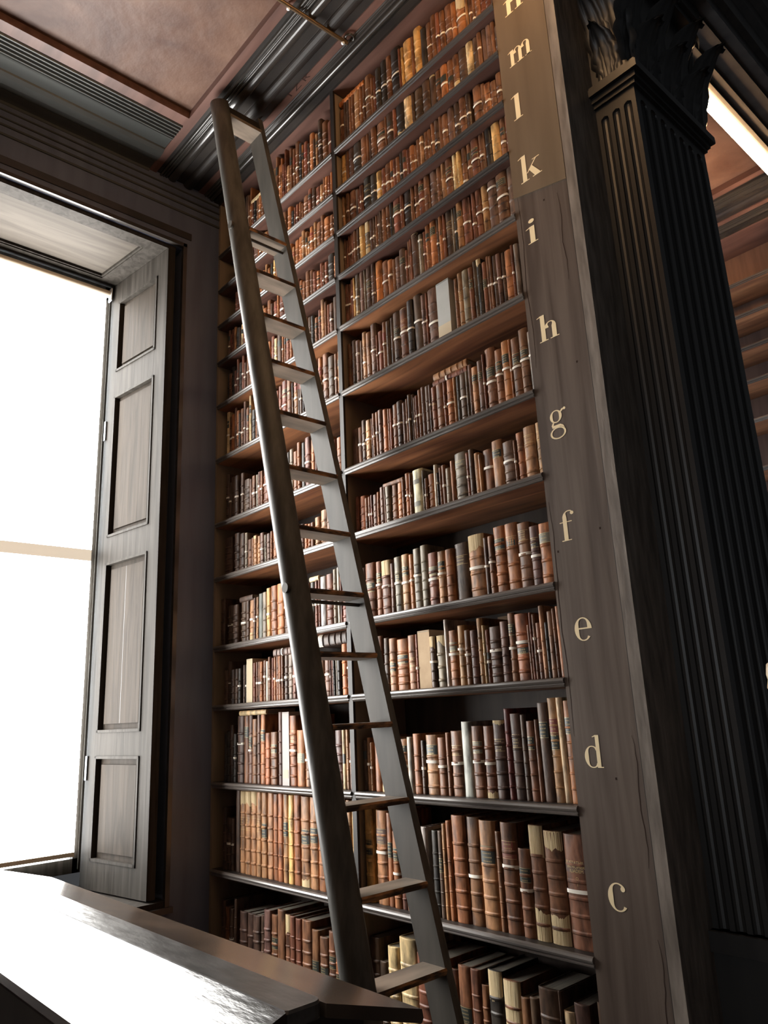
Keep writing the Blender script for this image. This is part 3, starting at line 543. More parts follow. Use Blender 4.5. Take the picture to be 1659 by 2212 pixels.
BK={
"cR":"2827 52 387 yK.58;2756 78 382 tT.55D.72;2676 37 375 oK.6;2638 44 302 oK.7T.45;2593 35 293 r;2557 38 299 b;2518 32 299 b;2485 30 326 d;2453 37 334 w;2396 38 323 k;2357 27 325 dK.6;2328 23 354 t;2304 27 367 o;2275 75 390 o;2199 70 388 bT.45;2127 81 380 tK.68;2045 26 345 b;2018 77 380 bT.6R.75;1939 58 295 bK.7T.53;1880 65 380 bu.27v.3;1813 81 366 bu.13v.26;1731 111 361 bT.5E.7",
"dR":"2794 28 221 dG.7;2765 22 232 tT.5;2742 16 210 tT.48;2707 44 239 o;2662 44 236 tv.15;2617 31 235 b;2585 35 232 b;2548 56 224 tK.8T.5;2492 32 232 w;2458 45 245 o;2412 24 217 dT.48;2387 73 239 tK.75T.55;2312 45 228 bT.5;2266 23 247 b;2241 62 253 bT.5N.7;2178 54 288 s;2123 56 270 bT.5G.7;2065 53 269 bT.48v.08;2011 58 290 du.06N.68;1952 28 332 m;1923 49 312 dN.68;1872 25 307 d;1846 34 283 bK.72;1810 17 288 b;1792 44 347 dK.72;1747 40 362 tR.72K.58;1705 25 362 cK.7;1679 47 350 oK.75",
"eR":"2663 41 255 b;2621 35 243 d;2585 47 237 tK.45;2537 78 227 oK.6;2458 48 237 tN.5;2409 17 238 rT.38;2391 71 249 C;2319 32 218 du.18T.5;2286 54 217 gu.13;2232 21 280 w;2209 49 230 oT.57G.7;2159 38 246 tT.6;2119 30 222 bT.55;2088 35 218 p;2051 28 263 t;2022 11 231 cT.5;2010 19 212 rT.4K.5;1989 55 220 dT.57;1933 36 235 p;1896 33 264 bT.48K.75;1862 59 255 oT.57K.48;1801 12 207 b;1788 9 253 r;1777 13 245 bT.62;1763 21 210 bT.5;1742 19 272 t;1721 13 207 k;1707 23 246 b;1682 12 254 b;1668 24 260 o;1643 10 245 rT.5",
"fR":"2760 34 251 d;2725 70 265 bK.55;2654 42 264 bT.57K.7;2610 63 258 bu.33T.52;2546 24 236 p;2521 45 259 gT.53K.65;2475 48 263 tT.5K.7;2425 27 255 oT.53;2397 43 275 gT.55;2353 43 282 g;2309 60 238 rT.5G.65;2247 46 234 tT.57K.72;2200 47 233 o;2152 78 248 dN.7;2073 85 267 tu.26T.47;1987 22 242 dT.5;1963 28 243 bT.55;1934 58 274 oK.73;1875 61 274 oK.72;1813 56 263 bT.52N.8;1756 42 238 pT.5K.72;1713 56 240 oG.75;1655 16 270 t",
"gR":"2779 23 197 r;2755 45 192 o;2709 23 172 b;2685 19 173 bT.47;2664 15 177 rT.45;2648 30 174 p;2617 18 180 o;2598 29 199 p;2568 12 188 b;2555 32 202 g;2522 41 186 b;2479 38 195 o;2440 17 190 b;2422 28 221 oT.5;2393 18 213 bT.48;2374 66 220 W;2307 11 204 g;2295 16 162 bT.5;2278 41 175 o;2236 18 210 w;2217 11 167 kT.7;2204 17 187 b;2186 21 193 bT.5;2164 26 172 g;2137 25 200 o;2110 66 222 gG.75;2043 17 210 rT.47;2025 24 218 d;2000 27 194 t;1972 15 180 t;1955 54 193 bT.57;1900 53 215 tK.72;1846 58 193 pT.55;1786 12 185 bT.5;1774 37 211 oK.77;1735 56 222 tN.75;1677 41 224 tN.75",
"hR":"2786 40 213 p;2745 34 212 bT.55;2710 32 239 dT.45;2678 40 228 tT.53;2636 10 226 b;2626 19 249 bT.5;2605 22 249 bT.55;2582 29 250 p;2552 32 244 o;2518 15 237 b;2502 17 233 r;2484 34 245 bT.55;2449 35 248 dT.53;2412 22 230 p;2390 16 243 bT.5;2372 19 257 dT.5;2352 15 252 d;2336 15 231 bT.47;2320 14 233 rT.55;2304 19 257 bT.5;2284 23 263 p;2260 29 259 d;2230 13 256 pT.6;2215 30 244 rK.7;2184 43 258 b;2140 16 241 rT.47;2122 40 248 oT.5;2081 12 246 t;2068 22 245 k;2045 38 241 dT.5;2005 12 234 g;1992 20 259 p;1971 31 237 tK.75;1939 29 255 pK.7;1909 11 276 rT.5;1896 52 293 bK.6T.45;1843 38 267 bK.7T.55;1804 39 289 oK.7T.55;1764 11 285 oT.5;1751 41 279 bK.65T.52;1710 43 302 bK.6T.53;1665 30 274 gT.6",
"iR":"2842 26 274 b;2815 10 257 r;2804 30 279 d;2773 31 267 pT.7;2740 20 254 d;2719 32 293 tT.4;2686 40 275 b;2645 42 306 pT.5;2601 11 231 rT.5;2590 38 243 rT.5;2550 28 280 bT.55R.7;2522 28 271 d;2492 26 280 d;2465 47 291 dK.6T.5;2417 57 290 bK.7T.55u.1v.08;2359 41 310 kT.5;2316 56 318 dT.55;2259 30 299 pT.5;2228 11 299 rT.5;2216 69 303 pT.4;2146 83 303 B;2034 22 279 b;2011 30 296 tN.6;1979 39 292 g;1939 26 288 bK.7;1911 24 309 d;1886 27 303 ku.08;1858 25 276 bK.6;1832 20 295 bT.5;1811 15 284 bT.5;1794 23 276 dT.5;1770 23 271 pT.55;1745 19 268 dT.55;1725 40 264 o;1684 12 273 rT.5;1670 22 269 g",
"kR":"2836 16 262 rT.5;2819 12 253 rT.5;2806 16 249 rT.5;2789 23 267 rT.6;2765 14 266 yT.5;2750 30 300 gT.5v.2;2718 37 296 p;2680 15 283 g;2663 46 297 dK.6;2616 31 299 pT.35;2584 49 267 O;2534 49 245 bT.5;2483 33 227 oT.6;2449 19 218 b;2429 35 218 p;2392 41 240 dK.7;2350 15 219 rT.55;2333 18 262 bT.45;2314 15 263 r;2298 47 276 du.07;2250 27 252 gT.85;2221 19 254 rT.5;2201 30 290 oK.75;2170 42 290 oK.8;2127 18 272 dT.5;2108 24 273 oK.7;2083 17 272 rT.5;2065 42 290 dN.7;2022 13 270 g;2008 20 270 kT.5;1987 35 281 tK.75;1951 43 279 rT.52;1906 10 266 rT.5;1894 25 275 rT.4;1869 34 279 rT.55;1833 37 292 tK.75T.55;1795 53 312 pT.85;1741 61 318 bK.8T.55v.08;1678 52 321 p",
"cL":"3909 44 421 d;3864 49 419 tu.15N.6;3814 58 420 tu.17N.6;3755 54 422 tu.15N.75;3700 47 422 tN.6;3653 53 419 tK.55;3598 54 419 t;3543 46 416 o;3496 46 420 o;3449 45 418 tK.6;3403 47 417 yN.7;3355 57 419 o;3297 77 415 tK.55v.08;3218 68 415 tK.58;3149 66 418 ou.33;3082 55 415 t;3025 47 416 o;2977 47 416 t;2928 39 416 tN.7;2888 29 416 yN.7",
"dL":"3902 71 348 dT.58;3830 49 351 bK.75;3780 37 353 pT.48K.6;3742 50 340 b;3691 31 361 p;3659 47 358 oK.7;3611 47 264 o;3563 64 268 bK.68;3482 34 370 p;3447 62 368 S;3384 64 348 oK.7T.5;3319 71 274 oG.5;3246 49 284 tT.45G.7;3196 47 276 ov.12T.48;3148 42 268 b;3104 43 271 t;3060 58 270 b;3001 57 269 p;2942 27 275 cK.5;2914 24 275 t;2889 21 210 bT.6",
"eL":"3842 22 215 d;3820 23 213 kT.45;3795 62 244 A;3733 25 218 r;3706 22 221 bT.47;3683 24 221 bT.47;3658 25 219 oT.47;3632 28 224 bT.6;3603 27 217 w;3575 25 238 bT.5;3549 20 231 r;3528 23 238 oT.5;3503 25 225 bT.45;3477 26 223 oT.45;3450 23 220 bT.45;3426 35 234 dT.5;3389 44 226 g;3345 36 240 rT.5;3308 14 208 r;3292 52 190 gv.2T.6;3239 47 198 b;3191 49 199 o;3141 66 190 b;3074 48 197 bT.55;3024 12 189 rT.5;3010 15 187 r;2995 17 190 k;2977 12 185 w;2963 30 184 k;2932 43 234 O;2888 32 254 pT.52",
"fL":"4121 40 290 d;4044 66 237 dT.5;3977 60 233 d;3888 60 231 dT.48;3827 36 228 dN.6;3790 45 238 tT.52v.2;3744 23 244 pT.45;3720 26 247 tT.53;3693 46 261 G;3646 41 263 g;3603 39 279 yT.47;3564 62 285 q;3501 71 287 Q;3429 67 283 dT.52;3361 43 237 o;3317 69 249 b;3247 67 247 b;3179 39 250 kT.5;3138 26 243 rT.5;3111 20 243 rT.5;3090 49 262 s;3039 58 267 rT.6;2980 30 283 g;2949 25 288 w;2922 15 239 r;2906 53 228 rT.6",
"gL":"4063 81 243 d;3947 60 248 d;3886 53 236 d;3832 31 230 gT.5u.1;3799 44 181 b;3754 24 185 b;3729 38 190 tu.1;3690 33 182 t;3655 39 192 pT.5;3615 24 174 g;3589 37 174 p;3551 22 183 b;3528 40 181 o;3487 41 184 b;3444 45 177 b;3399 48 172 b;3349 43 167 o;3305 42 159 b;3261 43 157 p;3217 28 150 o;3188 31 146 o;3156 27 146 b;3128 46 167 t;3080 63 196 t;3016 39 183 b;2976 34 176 b;2940 40 172 o;2899 44 167 b",
"hL":"3877 33 276 dT.5;3843 69 223 d;3772 25 209 p;3746 38 222 bT.5;3706 27 221 gT.5;3678 25 231 rT.6;3652 27 229 bT.5;3624 58 263 rT.5;3565 44 251 oT.55;3519 48 243 b;3470 43 238 o;3425 47 235 b;3377 28 266 kT.5;3348 36 274 g;3311 40 249 b;3270 31 291 o;3238 37 281 k;3200 53 297 rT.5;3145 35 275 o;3110 24 262 r;3085 24 259 o;3060 41 255 b;3018 40 244 o;2977 28 234 b;2947 26 207 r;2920 44 211 o;2875 21 232 t",
"bL":"3869 75 294 d;3793 61 295 d;3732 69 295 d;3662 31 302 d;3630 62 335 p;3567 60 319 bK.6;3506 67 353 b;3438 44 340 bu.3;3393 42 339 r;3349 48 334 r;3300 81 337 b;3218 58 306 bK.5;3159 67 285 bK.5;3091 56 319 bK.6;3034 39 268 oK.5;2993 44 276 t;2948 47 311 b;2900 43 315 b",
"bR":"2814 72 345 d;2740 48 263 d;2691 68 328 c;2621 110 373 c;2510 81 334 r;2428 103 340 b;2324 40 309 b;2283 68 330 bK.5;2213 49 330 b;2164 36 285 b;2127 68 344 ku.3;2057 81 325 bu.5;1976 41 283 b;1933 39 292 d;1892 92 334 dK.4;1800 11 337 d;1787 43 282 c;1743 59 314 d;1650 36 334 d",
"mR":"2849 19 272 tT.45;2813 25 239 bT.5;2787 54 232 bT.5;2732 30 218 d;2701 13 195 rT.4;2687 27 210 rT.5;2658 61 239 kT.45K.7;2596 47 224 kT.5;2548 43 216 yT.45;2504 29 211 rT.5;2473 42 218 bT.45;2430 24 217 oK.6T.4;2405 24 208 rT.5;2380 25 203 bT.5;2354 25 216 kT.4;2328 29 214 rK.7T.4;2219 26 208 b;2192 28 208 tT.8v.2;2162 29 214 bT.55;2132 19 212 bT.5;2112 25 237 bT.5;2086 33 237 dT.4;2052 25 242 b;2026 36 223 bT.55;1989 43 257 p;1945 36 240 dT.45;1907 43 247 bT.5;1863 29 245 dT.5;1817 54 244 bT.55;1762 21 220 b",
"lR":"2832 15 252 bT.5;2816 17 216 r;2797 17 237 rT.5;2779 16 248 bT.5;2762 15 240 rT.5;2745 26 235 bT.5;2718 23 239 dT.5;2694 40 262 y;2652 39 280 gu.3v.4;2612 25 232 pT.5;2586 17 243 dT.5;2568 20 257 bT.2;2547 18 232 dT.7;2527 17 247 d;2509 29 266 b;2479 30 239 bT.5;2447 24 270 k;2422 58 262 rK.75T.6;2363 21 233 rT.6;2341 51 260 kT.6;2288 21 246 b;2266 33 272 bT.5;2232 41 288 rK.8T.5;2190 36 284 b;2153 47 294 p;2105 31 307 b;2072 31 304 t;2040 43 307 bK.7T.5;1996 28 252 c;1967 28 303 y;1937 31 292 bT.2;1905 29 301 bK.7T.45;1875 46 298 rK.7T.5;1827 30 297 bT.5;1796 8 278 b;1786 35 280 k;1750 46 317 y;1703 31 303 bK.7T.45;1671 35 300 r",
"nR":"2837 43 253 yT.5;2792 25 239 b;2766 40 262 p;2724 66 275 kT.55;2657 47 259 b;2609 20 265 b;2587 22 258 dv.15;2565 38 245 b;2526 76 269 bT.5K.7;2448 12 235 b;2435 50 269 dT.5K.7;2384 24 260 rv.2;2359 62 288 kv.3;2296 56 294 c;2239 19 258 d;2219 56 274 d;2155 51 267 d;2103 40 272 du.05;2062 36 275 bK.7;2025 45 274 oK.65T.5;1979 39 282 bK.5;1939 38 274 bv.35;1899 50 266 d;1848 41 272 c;1806 33 274 d;1772 23 272 bT.6;1747 26 279 p;1720 28 249 p;1691 21 240 b;1668 37 190 d",
"oR":"2834 37 282 bT.6;2796 26 302 d;2769 25 309 d;2743 21 303 b;2721 25 300 b;2694 49 320 t;2644 22 302 bT.4;2621 25 298 bT.5;2595 50 344 bT.55;2543 21 297 bT.55;2521 20 286 rT.5;2500 39 322 kT.5;2459 46 342 kT.5;2412 39 340 bT.5;2372 69 350 kT.5;2302 15 308 r;2286 17 305 y;2267 62 321 y;2204 19 309 b;2184 52 340 y;2131 37 296 k;2092 42 300 bT.5;2049 31 314 b;2017 26 305 rT.5;1989 33 291 bT.5;1955 47 297 bT.45;1907 31 276 oT.4;1875 63 284 ou.25T.5;1811 16 236 t;1793 24 227 bT.5;1768 19 211 bT.3;1748 29 197 b;1718 31 183 r;1686 33 161 r"}
# ------------------------------------------------------------------ books
# each entry: -x of the left edge (mm), width (mm), height (mm), colour key + marks at a fraction of the height
# (T tape, K/R/G/D/N title label, E engraved title, u/v leather torn away at head/foot)
COL = dict(b=(.175,.084,.046), d=(.085,.053,.039), t=(.34,.19,.098), o=(.31,.13,.055), k=(.038,.034,.032), p=(.145,.088,.072), r=(.175,.070,.045),
    m=(.16,.045,.045), g=(.21,.185,.155), y=(.62,.40,.16), c=(.62,.50,.30), w=(.52,.51,.46), s=(.36,.39,.43), O=(.48,.17,.05), W=(.70,.66,.50),
    G=(.12,.14,.13), q=(.27,.12,.055), Q=(.42,.18,.07), B=(.44,.46,.45), C=(.50,.35,.21), A=(.56,.49,.35), S=(.52,.49,.46))
NAME = dict(b='brown leather', d='dark brown leather', t='tan calf', o='orange-brown leather', k='black leather', p='purplish brown leather', r='reddish brown leather',
    m='maroon leather', g='greyish leather', y='yellow vellum', c='cream vellum', w='off-white', s='pale grey-blue', O='bright orange', W='cream vellum',
    G='greenish grey', q='gilt-tooled brown', Q='mottled orange calf', B='grey', C='tan', A='cream', S='pale grey')
def shell(col, x0, w, z0, h, d, yf, rnd, bands, sub=1.0, seed=0):
    """curved spine with raised bands and two boards; returns G and the spine profile function"""
    rd = random.Random(seed)
    b = min(.42*w, .006+.10*w)*rnd; n = 8 if w > .03 else 6
    pr = [(x0+w/2-w/2*math.cos(math.pi*k/n), yf+b*(1-math.sin(math.pi*k/n)), math.sin(math.pi*k/n)) for k in range(n+1)]
    zs = [(0, -.0012), (.004, 0)]
    prot = .0062 if w > .05 else .0045 if w > .028 else .0022; hb = .0072 if w > .05 else .0045 if w > .028 else .0032
    for f in bands: zs += [((f*h)-hb, 0), ((f*h)-hb*.4, prot*.85), ((f*h)+hb*.4, prot*.85), ((f*h)+hb, 0)]
    zs += [(h-.005, 0), (h-.0015, -.0008), (h, -.003)]
    g = G(); c1 = col; m = n+1; vs = []
    tilt = rd.uniform(-.002, .002)
    for z, p in zs:
        for x, y, s in pr: vs.append((x, y-p*max(.25, s)+tilt*z/h, z0+z))
    K = len(zs)
    for k in range(K-1):
        seg = vs[k*m:(k+2)*m]
        g.add(seg, [(i, i+1, m+i+1, m+i) for i in range(n)], 0, c1, True)
    # boards
    t = .0028 if w > .02 else .0018; yb = yf+b; ye = yf+d
    dk = tuple(c*.8 for c in c1)
    g.box(x0, x0+t, yb, ye, z0, z0+h-.0006, 0, dk); g.box(x0+w-t, x0+w, yb, ye, z0, z0+h-.0006, 0, dk)
    # head and tail turn-in of the spine
    g.add([pr_ for pr_ in [(x, y+.0005, z0+h-.0012) for x, y, s in pr]]+[(x0+w, yb+.004, z0+h-.0012), (x0, yb+.004, z0+h-.0012)], [tuple(range(n+3))], 0, dk)
    g.add([(x, y+.0005, z0) for x, y, s in pr]+[(x0+w, yb+.004, z0), (x0, yb+.004, z0)], [tuple(range(n+3))[::-1]], 0, dk)
    def prof(x):
        u = max(-1, min(1, (x-x0-w/2)/(w/2))); return yf+b*(1-math.sqrt(max(0, 1-u*u)))
    return g, prof, t, yb, ye
def patch(prof, xa, xb, za, zb, off, n=8, edge=None, rd=None):
    g = G(); vs = []; jj = 0
    if edge: n = 18
    for i in range(n+1):
        x = xa+(xb-xa)*i/n; y = prof(x)-off
        jj = max(-2.2*(edge or 0), min(2.2*(edge or 0), jj+(rd.uniform(-edge, edge)*.45 if edge else 0))); j0 = jj
        vs += [(x, y, za+(j0 if edge and edge > 0 and off > 0 and za_flag[0] == 'lo' else 0)), (x, y, zb+(j0 if edge and za_flag[0] == 'hi' else 0))]
    g.add(vs, [(2*i, 2*i+2, 2*i+3, 2*i+1) for i in range(n)], 0, None, True)
    # close the sides back into the spine so the patch has thickness
    g.add([vs[1]]+[vs[-1]]+[(vs[-1][0], vs[-1][1]+.004, vs[-1][2]), (vs[1][0], vs[1][1]+.004, vs[1][2])], [(0, 1, 2, 3)])
    return g
za_flag = ['']
def parse(tk):
    import re
    p = tk.split(); code = p[3]
    return float(p[0])/-1000, float(p[1])/1000, float(p[2])/1000, code[0], [(a, float('0'+b)) for a, b in re.findall(r'([A-Zuv])(\.\d+)', code[1:])]
def bands_for(w, h, rd, code):
    if code in 'BCAS': return []
    n = 5 if h > .3 else rd.choice([3, 4, 4, 5])
    if code in 'wsWG' or rd.random() < .06: return []
    return [(.12+.74*k/(n-.0)) + .02 for k in range(n)] if n else []
PRE = 'archival box'
def book(x0, w, h, code, marks, row, bay, seed, label, group, z0=None):
    rd = random.Random(seed); z0 = SZ[row] if z0 is None else z0
    isbox = code in 'BCAS'
    base = COL[code]; v = rd.uniform(.86, 1.16); col = (base[0]*v*rd.uniform(.95, 1.06), base[1]*v*rd.uniform(.94, 1.05), base[2]*v*rd.uniform(.9, 1.08))
    yf = .030+rd.uniform(0, .007)+(.004 if h < .2 else 0); d = min(.295, max(.10, h*rd.uniform(.66, .74)))
    if isbox:
        t = thing('archive_box', label, 'box', (x0+w/2, yf+.1, z0), group)
        g = G().box(x0, x0+w, yf, yf+.24, z0+.0005, z0+h); g.build('box_body', {'B': 'box_g', 'C': 'box_t', 'A': 'box_c', 'S': 'box_s'}[code], t)
        G().box(x0+.002, x0+w-.002, yf-.0012, yf, z0+h-.006, z0+h-.004).build('lid_seam', 'lab_g', t)
        if code == 'B': G().box(x0, x0+w, yf-.0012, yf+.0002, z0+.0005, z0+h*.27).build('paper_label', 'paper', t)
        if code == 'S': G().box(x0+w*.12, x0+w*.88, yf-.0012, yf+.0002, z0+h*.10, z0+h*.21).build('paper_label', 'paper', t)
        return t
    kind = 'vellum_book' if code in 'ycW' else ('cloth_book' if code in 'wsGO' else 'leather_book')
    t = thing(kind, label, 'book', (x0+w/2, yf+d/2, z0), group)
    bands = bands_for(w, h, rd, code)
    g, prof, th, yb, ye = shell(col, x0, w, z0+.0004, h, d, yf, 1.0, bands, seed=seed)
    g.build('cover', 'leather', t)
    G().box(x0+th, x0+w-th, yb+.001, ye-.003, z0+.003, z0+h-.0035-rd.uniform(0, .002)).build('page_block', 'pages', t)
    n = 8 if w > .03 else 5; e = w*.06
    for a, f in marks:
        zc = z0+f*h
        if a == 'T':
            th_ = min(.0125, .0075+.06*w); s1 = rd.uniform(-.002, .002)
            gg = G(); vs = []; N_ = 8
            pts = [(x0-.0006, yb+.03), (x0-.0006, yb)]+[(x0+w/2-(w/2+.0006)*math.cos(math.pi*k/N_), prof(x0+w/2-w/2*math.cos(math.pi*k/N_))-.0045) for k in range(1, N_)]+[(x0+w+.0006, yb), (x0+w+.0006, yb+.03)]
            for i, (x, y) in enumerate(pts):
                zz = zc+s1*(i/len(pts)-.5)*2
                vs += [(x, y, zz-th_/2), (x, y, zz+th_/2)]
            gg.add(vs, [(2*i, 2*i+2, 2*i+3, 2*i+1) for i in range(len(pts)-1)], 0, None, True)
            gg.build('white_tape', 'tape', t)
        elif a in 'KRGDN':
            hh = h*.085 if a != 'N' else h*.08
            zc = min(max(zc, z0+.1*h), z0+.86*h)
            za_flag[0] = ''
            if a != 'N': q = patch(prof, x0+e, x0+w-e, zc-hh, zc+hh, .0009, n).build('title_label', {'K': 'lab_k', 'R': 'lab_r', 'G': 'lab_g', 'D': 'lab_d'}[a], t)
            else: q = t
            if w > .022:
                gg = G(); rows_ = 4 if h > .25 else 3
                for r_ in range(rows_):
                    zz = zc+hh*(.6-1.3*r_/(rows_-1)); x = x0+w*(.22+rd.uniform(0, .08)); xe = x0+w*(.78-rd.uniform(0, .1))
                    while x < xe:
                        dx = rd.uniform(.0022, .0042); y = prof(x+dx/2)-.0014
                        gg.add([(x, y, zz-.0022), (x+dx*.45, y, zz-.0022), (x+dx*.45, y, zz+.0022), (x, y, zz+.0022)], [(0, 1, 2, 3)]); x += dx+.0012
                for zz in (zc-hh*.93, zc+hh*.93):
                    za_flag[0] = ''; p_ = patch(prof, x0+e, x0+w-e, zz-.0007, zz+.0007, .0013, n); gg.add(p_.v, p_.f)
                gg.build('gilt_lettering', 'gilt', q)
        elif a == 'E':
            q = patch(prof, x0+e, x0+w-e, z0+.665*h, z0+.755*h, .0009, n).build('title_label', 'lab_d', t)
            cx = x0+w/2
            text_mesh('EUSTATHIUS\nIN HOMERI\nILIADEM', .0155, 'gilt_lettering', 'gilt', t, lambda x, y: Vector((cx+x*.98, prof(cx+x*.98)-.0016, z0+.737*h+y)), .85)
            text_mesh('O\nI', .014, 'gilt_lettering', 'gilt', t, lambda x, y: Vector((cx+x, prof(cx+x)-.0012, z0+.60*h+y)), 1.4)
        elif a in 'uv':
            za_flag[0] = 'lo' if a == 'u' else 'hi'
            if a == 'u': patch(prof, x0+.0005, x0+w-.0005, z0+h*(1-f), z0+h-.001, .0012, 10, .012, rd).build('torn_spine', 'torn', t)
            else: patch(prof, x0+.0005, x0+w-.0005, z0+.0015, z0+h*f, .0012, 10, .012, rd).build('torn_spine', 'torn', t)
            za_flag[0] = ''
    if code == 'W':
        for f in (.25, .73): patch(prof, x0+w*.12, x0+w*.75, z0+f*h-.011, z0+f*h+.011, .0012, 8).build('title_label', 'lab_g', t)
    return t
ORD = 'first second third fourth fifth sixth seventh eighth ninth tenth eleventh twelfth thirteenth fourteenth fifteenth sixteenth seventeenth eighteenth nineteenth twentieth twenty-first twenty-second twenty-third twenty-fourth twenty-fifth'.split()
def describe(w, h, H, code, marks, row, bay, i, n):
    adj = 'very thin' if w < .02 else 'thin' if w < .03 else 'thick' if w > .055 else ''
    if not adj: adj = 'tall' if h > .9*H else 'short' if h < .6*H else ''
    ft = [a for a, f in marks]
    if code == 'B': noun = 'grey archive box with a cream lower label'
    elif code == 'C': noun = 'tan cardboard archive box'
    elif code == 'A': noun = 'cream archive box'
    elif code == 'S': noun = 'pale grey archive box with small label'
    elif code == 'W': noun = 'cream book with two dark labels'
    else:
        noun = NAME[code]+' book'
        if 'E' in ft: noun = 'brown folio titled in gilt, EUSTATHIUS'
        elif 'u' in ft or 'v' in ft: noun = NAME[code]+' book, spine torn'
        elif 'T' in ft: noun = NAME[code]+' book, white tape'
        elif 'K' in ft: noun = NAME[code]+' book, dark label'
        elif 'R' in ft: noun = NAME[code]+' book, red label'
    if bay == 'R':
        k = n-1-i
        if k <= i: pos = ORD[k]+' from the post' if k else 'touching the post'
        else: pos = (ORD[i]+' right of the divider') if i else 'right beside the divider'
    else:
        k = n-1-i
        if k <= i or n-i < 25: pos = (ORD[k]+' left of the divider') if k else 'just left of the divider'
        else: pos = ORD[i]+' from the window wall'
    s = (adj+' ' if adj and code not in 'BCAS' else '')+noun
    r = ', shelf '+row if row != 'b' else ', bottom shelf'
    s = s+r+', '+pos
    return s
FL = [ # flat-lying books: row, bay, x0, x1, z bottom (abs), thickness, colour, marks, label
 ('h', 'R', -2.190, -1.980, 3.052, .026, 'r', 1, 'thin reddish brown book with tape lying flat, under another, shelf h'),
 ('h', 'R', -2.184, -1.977, 3.079, .034, 't', 0, 'brown ribbed book lying flat topmost on the upright books of shelf h'),
 ('g', 'R', -2.564, -2.423, 2.661, .020, 'b', 0, 'thin brown book lying flat on the left half of shelf g'),
 ('d', 'L', -3.877, -3.596, 1.634, .027, 'c', 0, 'cream vellum book lying flat across the books at the left of shelf d'),
 ('e', 'L', -3.525, -3.333, 1.937, .040, 'p', 2, 'brown taped book lying flat over the middle of the left shelf e'),
 ('e', 'L', -3.119, -2.850, 1.950, .062, 'd', 3, 'thick dark brown volume with white bands lying flat, left shelf e'),
 ('f', 'L', -3.177, -3.095, 2.295, .027, 'c', 0, 'small cream book lying flat behind the ladder on left shelf f'),
 ('f', 'L', -3.880, -3.736, 2.285, .032, 'd', 0, 'dark book lying flat near the window wall on left shelf f'),
 ('o', 'R', -2.791, -2.572, 5.068, .032, 'O', 0, 'orange-red book lying flat on top of the books, topmost shelf beside divider'),
 ('m', 'L', -3.757, -3.611, 4.985, .030, 'c', 0, 'cream book lying flat at the top left corner of the bookcase'),
]
FL[-1] = ('o',)+FL[-1][1:]
rows = {}
for key, s in BK.items():
    L = [list(parse(t)) for t in s.split(';')]
    lo, hi = (-2.797, -1.6145) if key[1] == 'R' else (-4.10, -2.834)
    a, b = L[0][0], L[-1][0]+L[-1][1]
    na, nb = max(a, lo), min(b, hi)
    if key[1] == 'R': nb = hi if hi-b < .03 else nb
    k = (nb-na)/(b-a)
    for e in L: e[0] = na+(e[0]-a)*k; e[1] *= k
    rows[key] = L
rf = random.Random(3)
for key in [r+'R' for r in 'lmno']:       # close the gaps where books were too dim to tell apart
    L = rows[key]; out = []; x = -2.797
    for e in L+[[-1.614, 0, 0, 'b', []]]:
        while e[0]-x > .018:
            w = min(e[0]-x, rf.uniform(.022, .04))
            if e[0]-x-w < .012: w = e[0]-x
            out.append([x, w-.0008, avail(key[0])*rf.uniform(.74, .9), rf.choice('bbrdo'), [('T', .5)] if rf.random() < .5 else []]); x += w
        if e[1] > 0: out.append(e); x = e[0]+e[1]+.0005
    rows[key] = out
# shelves whose books are small, dim or hidden behind the ladder
rd = random.Random(11)
for r in ROWS:
    key = r+'L'
    H = avail(r)
    if key in rows:
        x1 = rows[key][0][0]-.003; x = -4.05; pre = []
        while x < x1-.02:
            w = rd.uniform(.022, .05)
            if x+w > x1: break
            pre.append([x, w, H*rd.uniform(.62, .8), rd.choice('ddkdb'), ([('T', .5)] if rd.random() < .4 else [])]); x += w+.001
        rows[key] = pre+rows[key]
    else:
        x = -4.05 if r in 'ikl' else -3.96; L = []; tp = rd.uniform(.42, .55)
        while x < -2.834-.02:
            w = rd.choice([.018, .022, .026, .03, .034, .04, .05])*rd.uniform(.9, 1.1)
            if x+w > -2.835: w = -2.835-x
            code = rd.choice('bbbbbrrrddooottpkk'+('y' if r in 'mno' else 'c')); m_ = []
            if r == 'm' and x > -3.33: code = rd.choice('otob')
            if rd.random() < .5: m_.append(('T', tp+rd.uniform(-.04, .04)))
            if rd.random() < .35: m_.append((rd.choice('KKR'), .72))
            L.append([x, w, H*min(.97, rd.gauss(.80, .08)), code, m_]); x += w+.0008
        rows[key] = L
# keep heights under the shelf above; slip the flat books onto what stands beneath them
flat = []
for key, L in rows.items():
    H = avail(key[0])-.006
    for e in L: e[2] = min(e[2], H)
for (r, bay, x0, x1, zb, th, code, mk, lb) in FL:
    und = [e for e in rows[r+bay] if e[0]+e[1] > x0+.004 and e[0] < x1-.004]
    top = max([e[2] for e in und] or [0])+SZ[r]
    if mk == 0 and code == 't': zb = flat[-1][4]+flat[-1][5]+.0006
    else:
        zb = min(zb, SZ[r]+avail(r)-th-.004 - (.036 if (r == 'h') else 0))
        for e in und: e[2] = min(e[2], zb-SZ[r]-.0008)
        m = max([e[2] for e in und]+[.01]); ex = max(und, key=lambda e: e[2]) if und else None
        for e in und:
            if e[2] > m-.02: e[2] = zb-SZ[r]-.0008
    flat.append((r, bay, x0, x1, zb, th, code, mk, lb))
cand = []
for key, L in rows.items():
    for i, e in enumerate(L):
        X, Z = e[0]+e[1]/2, SZ[key[0]]+e[2]/2
        dist2 = X*X+2.33**2+(Z-1.6)**2
        px = e[1]*e[2]*2.33/dist2**1.5
        hid = False
        cand.append((-px, key, i))
cand.sort(); keep = set((k, i) for _, k, i in cand[:290])
rest = G(); seed = 0; used = {}
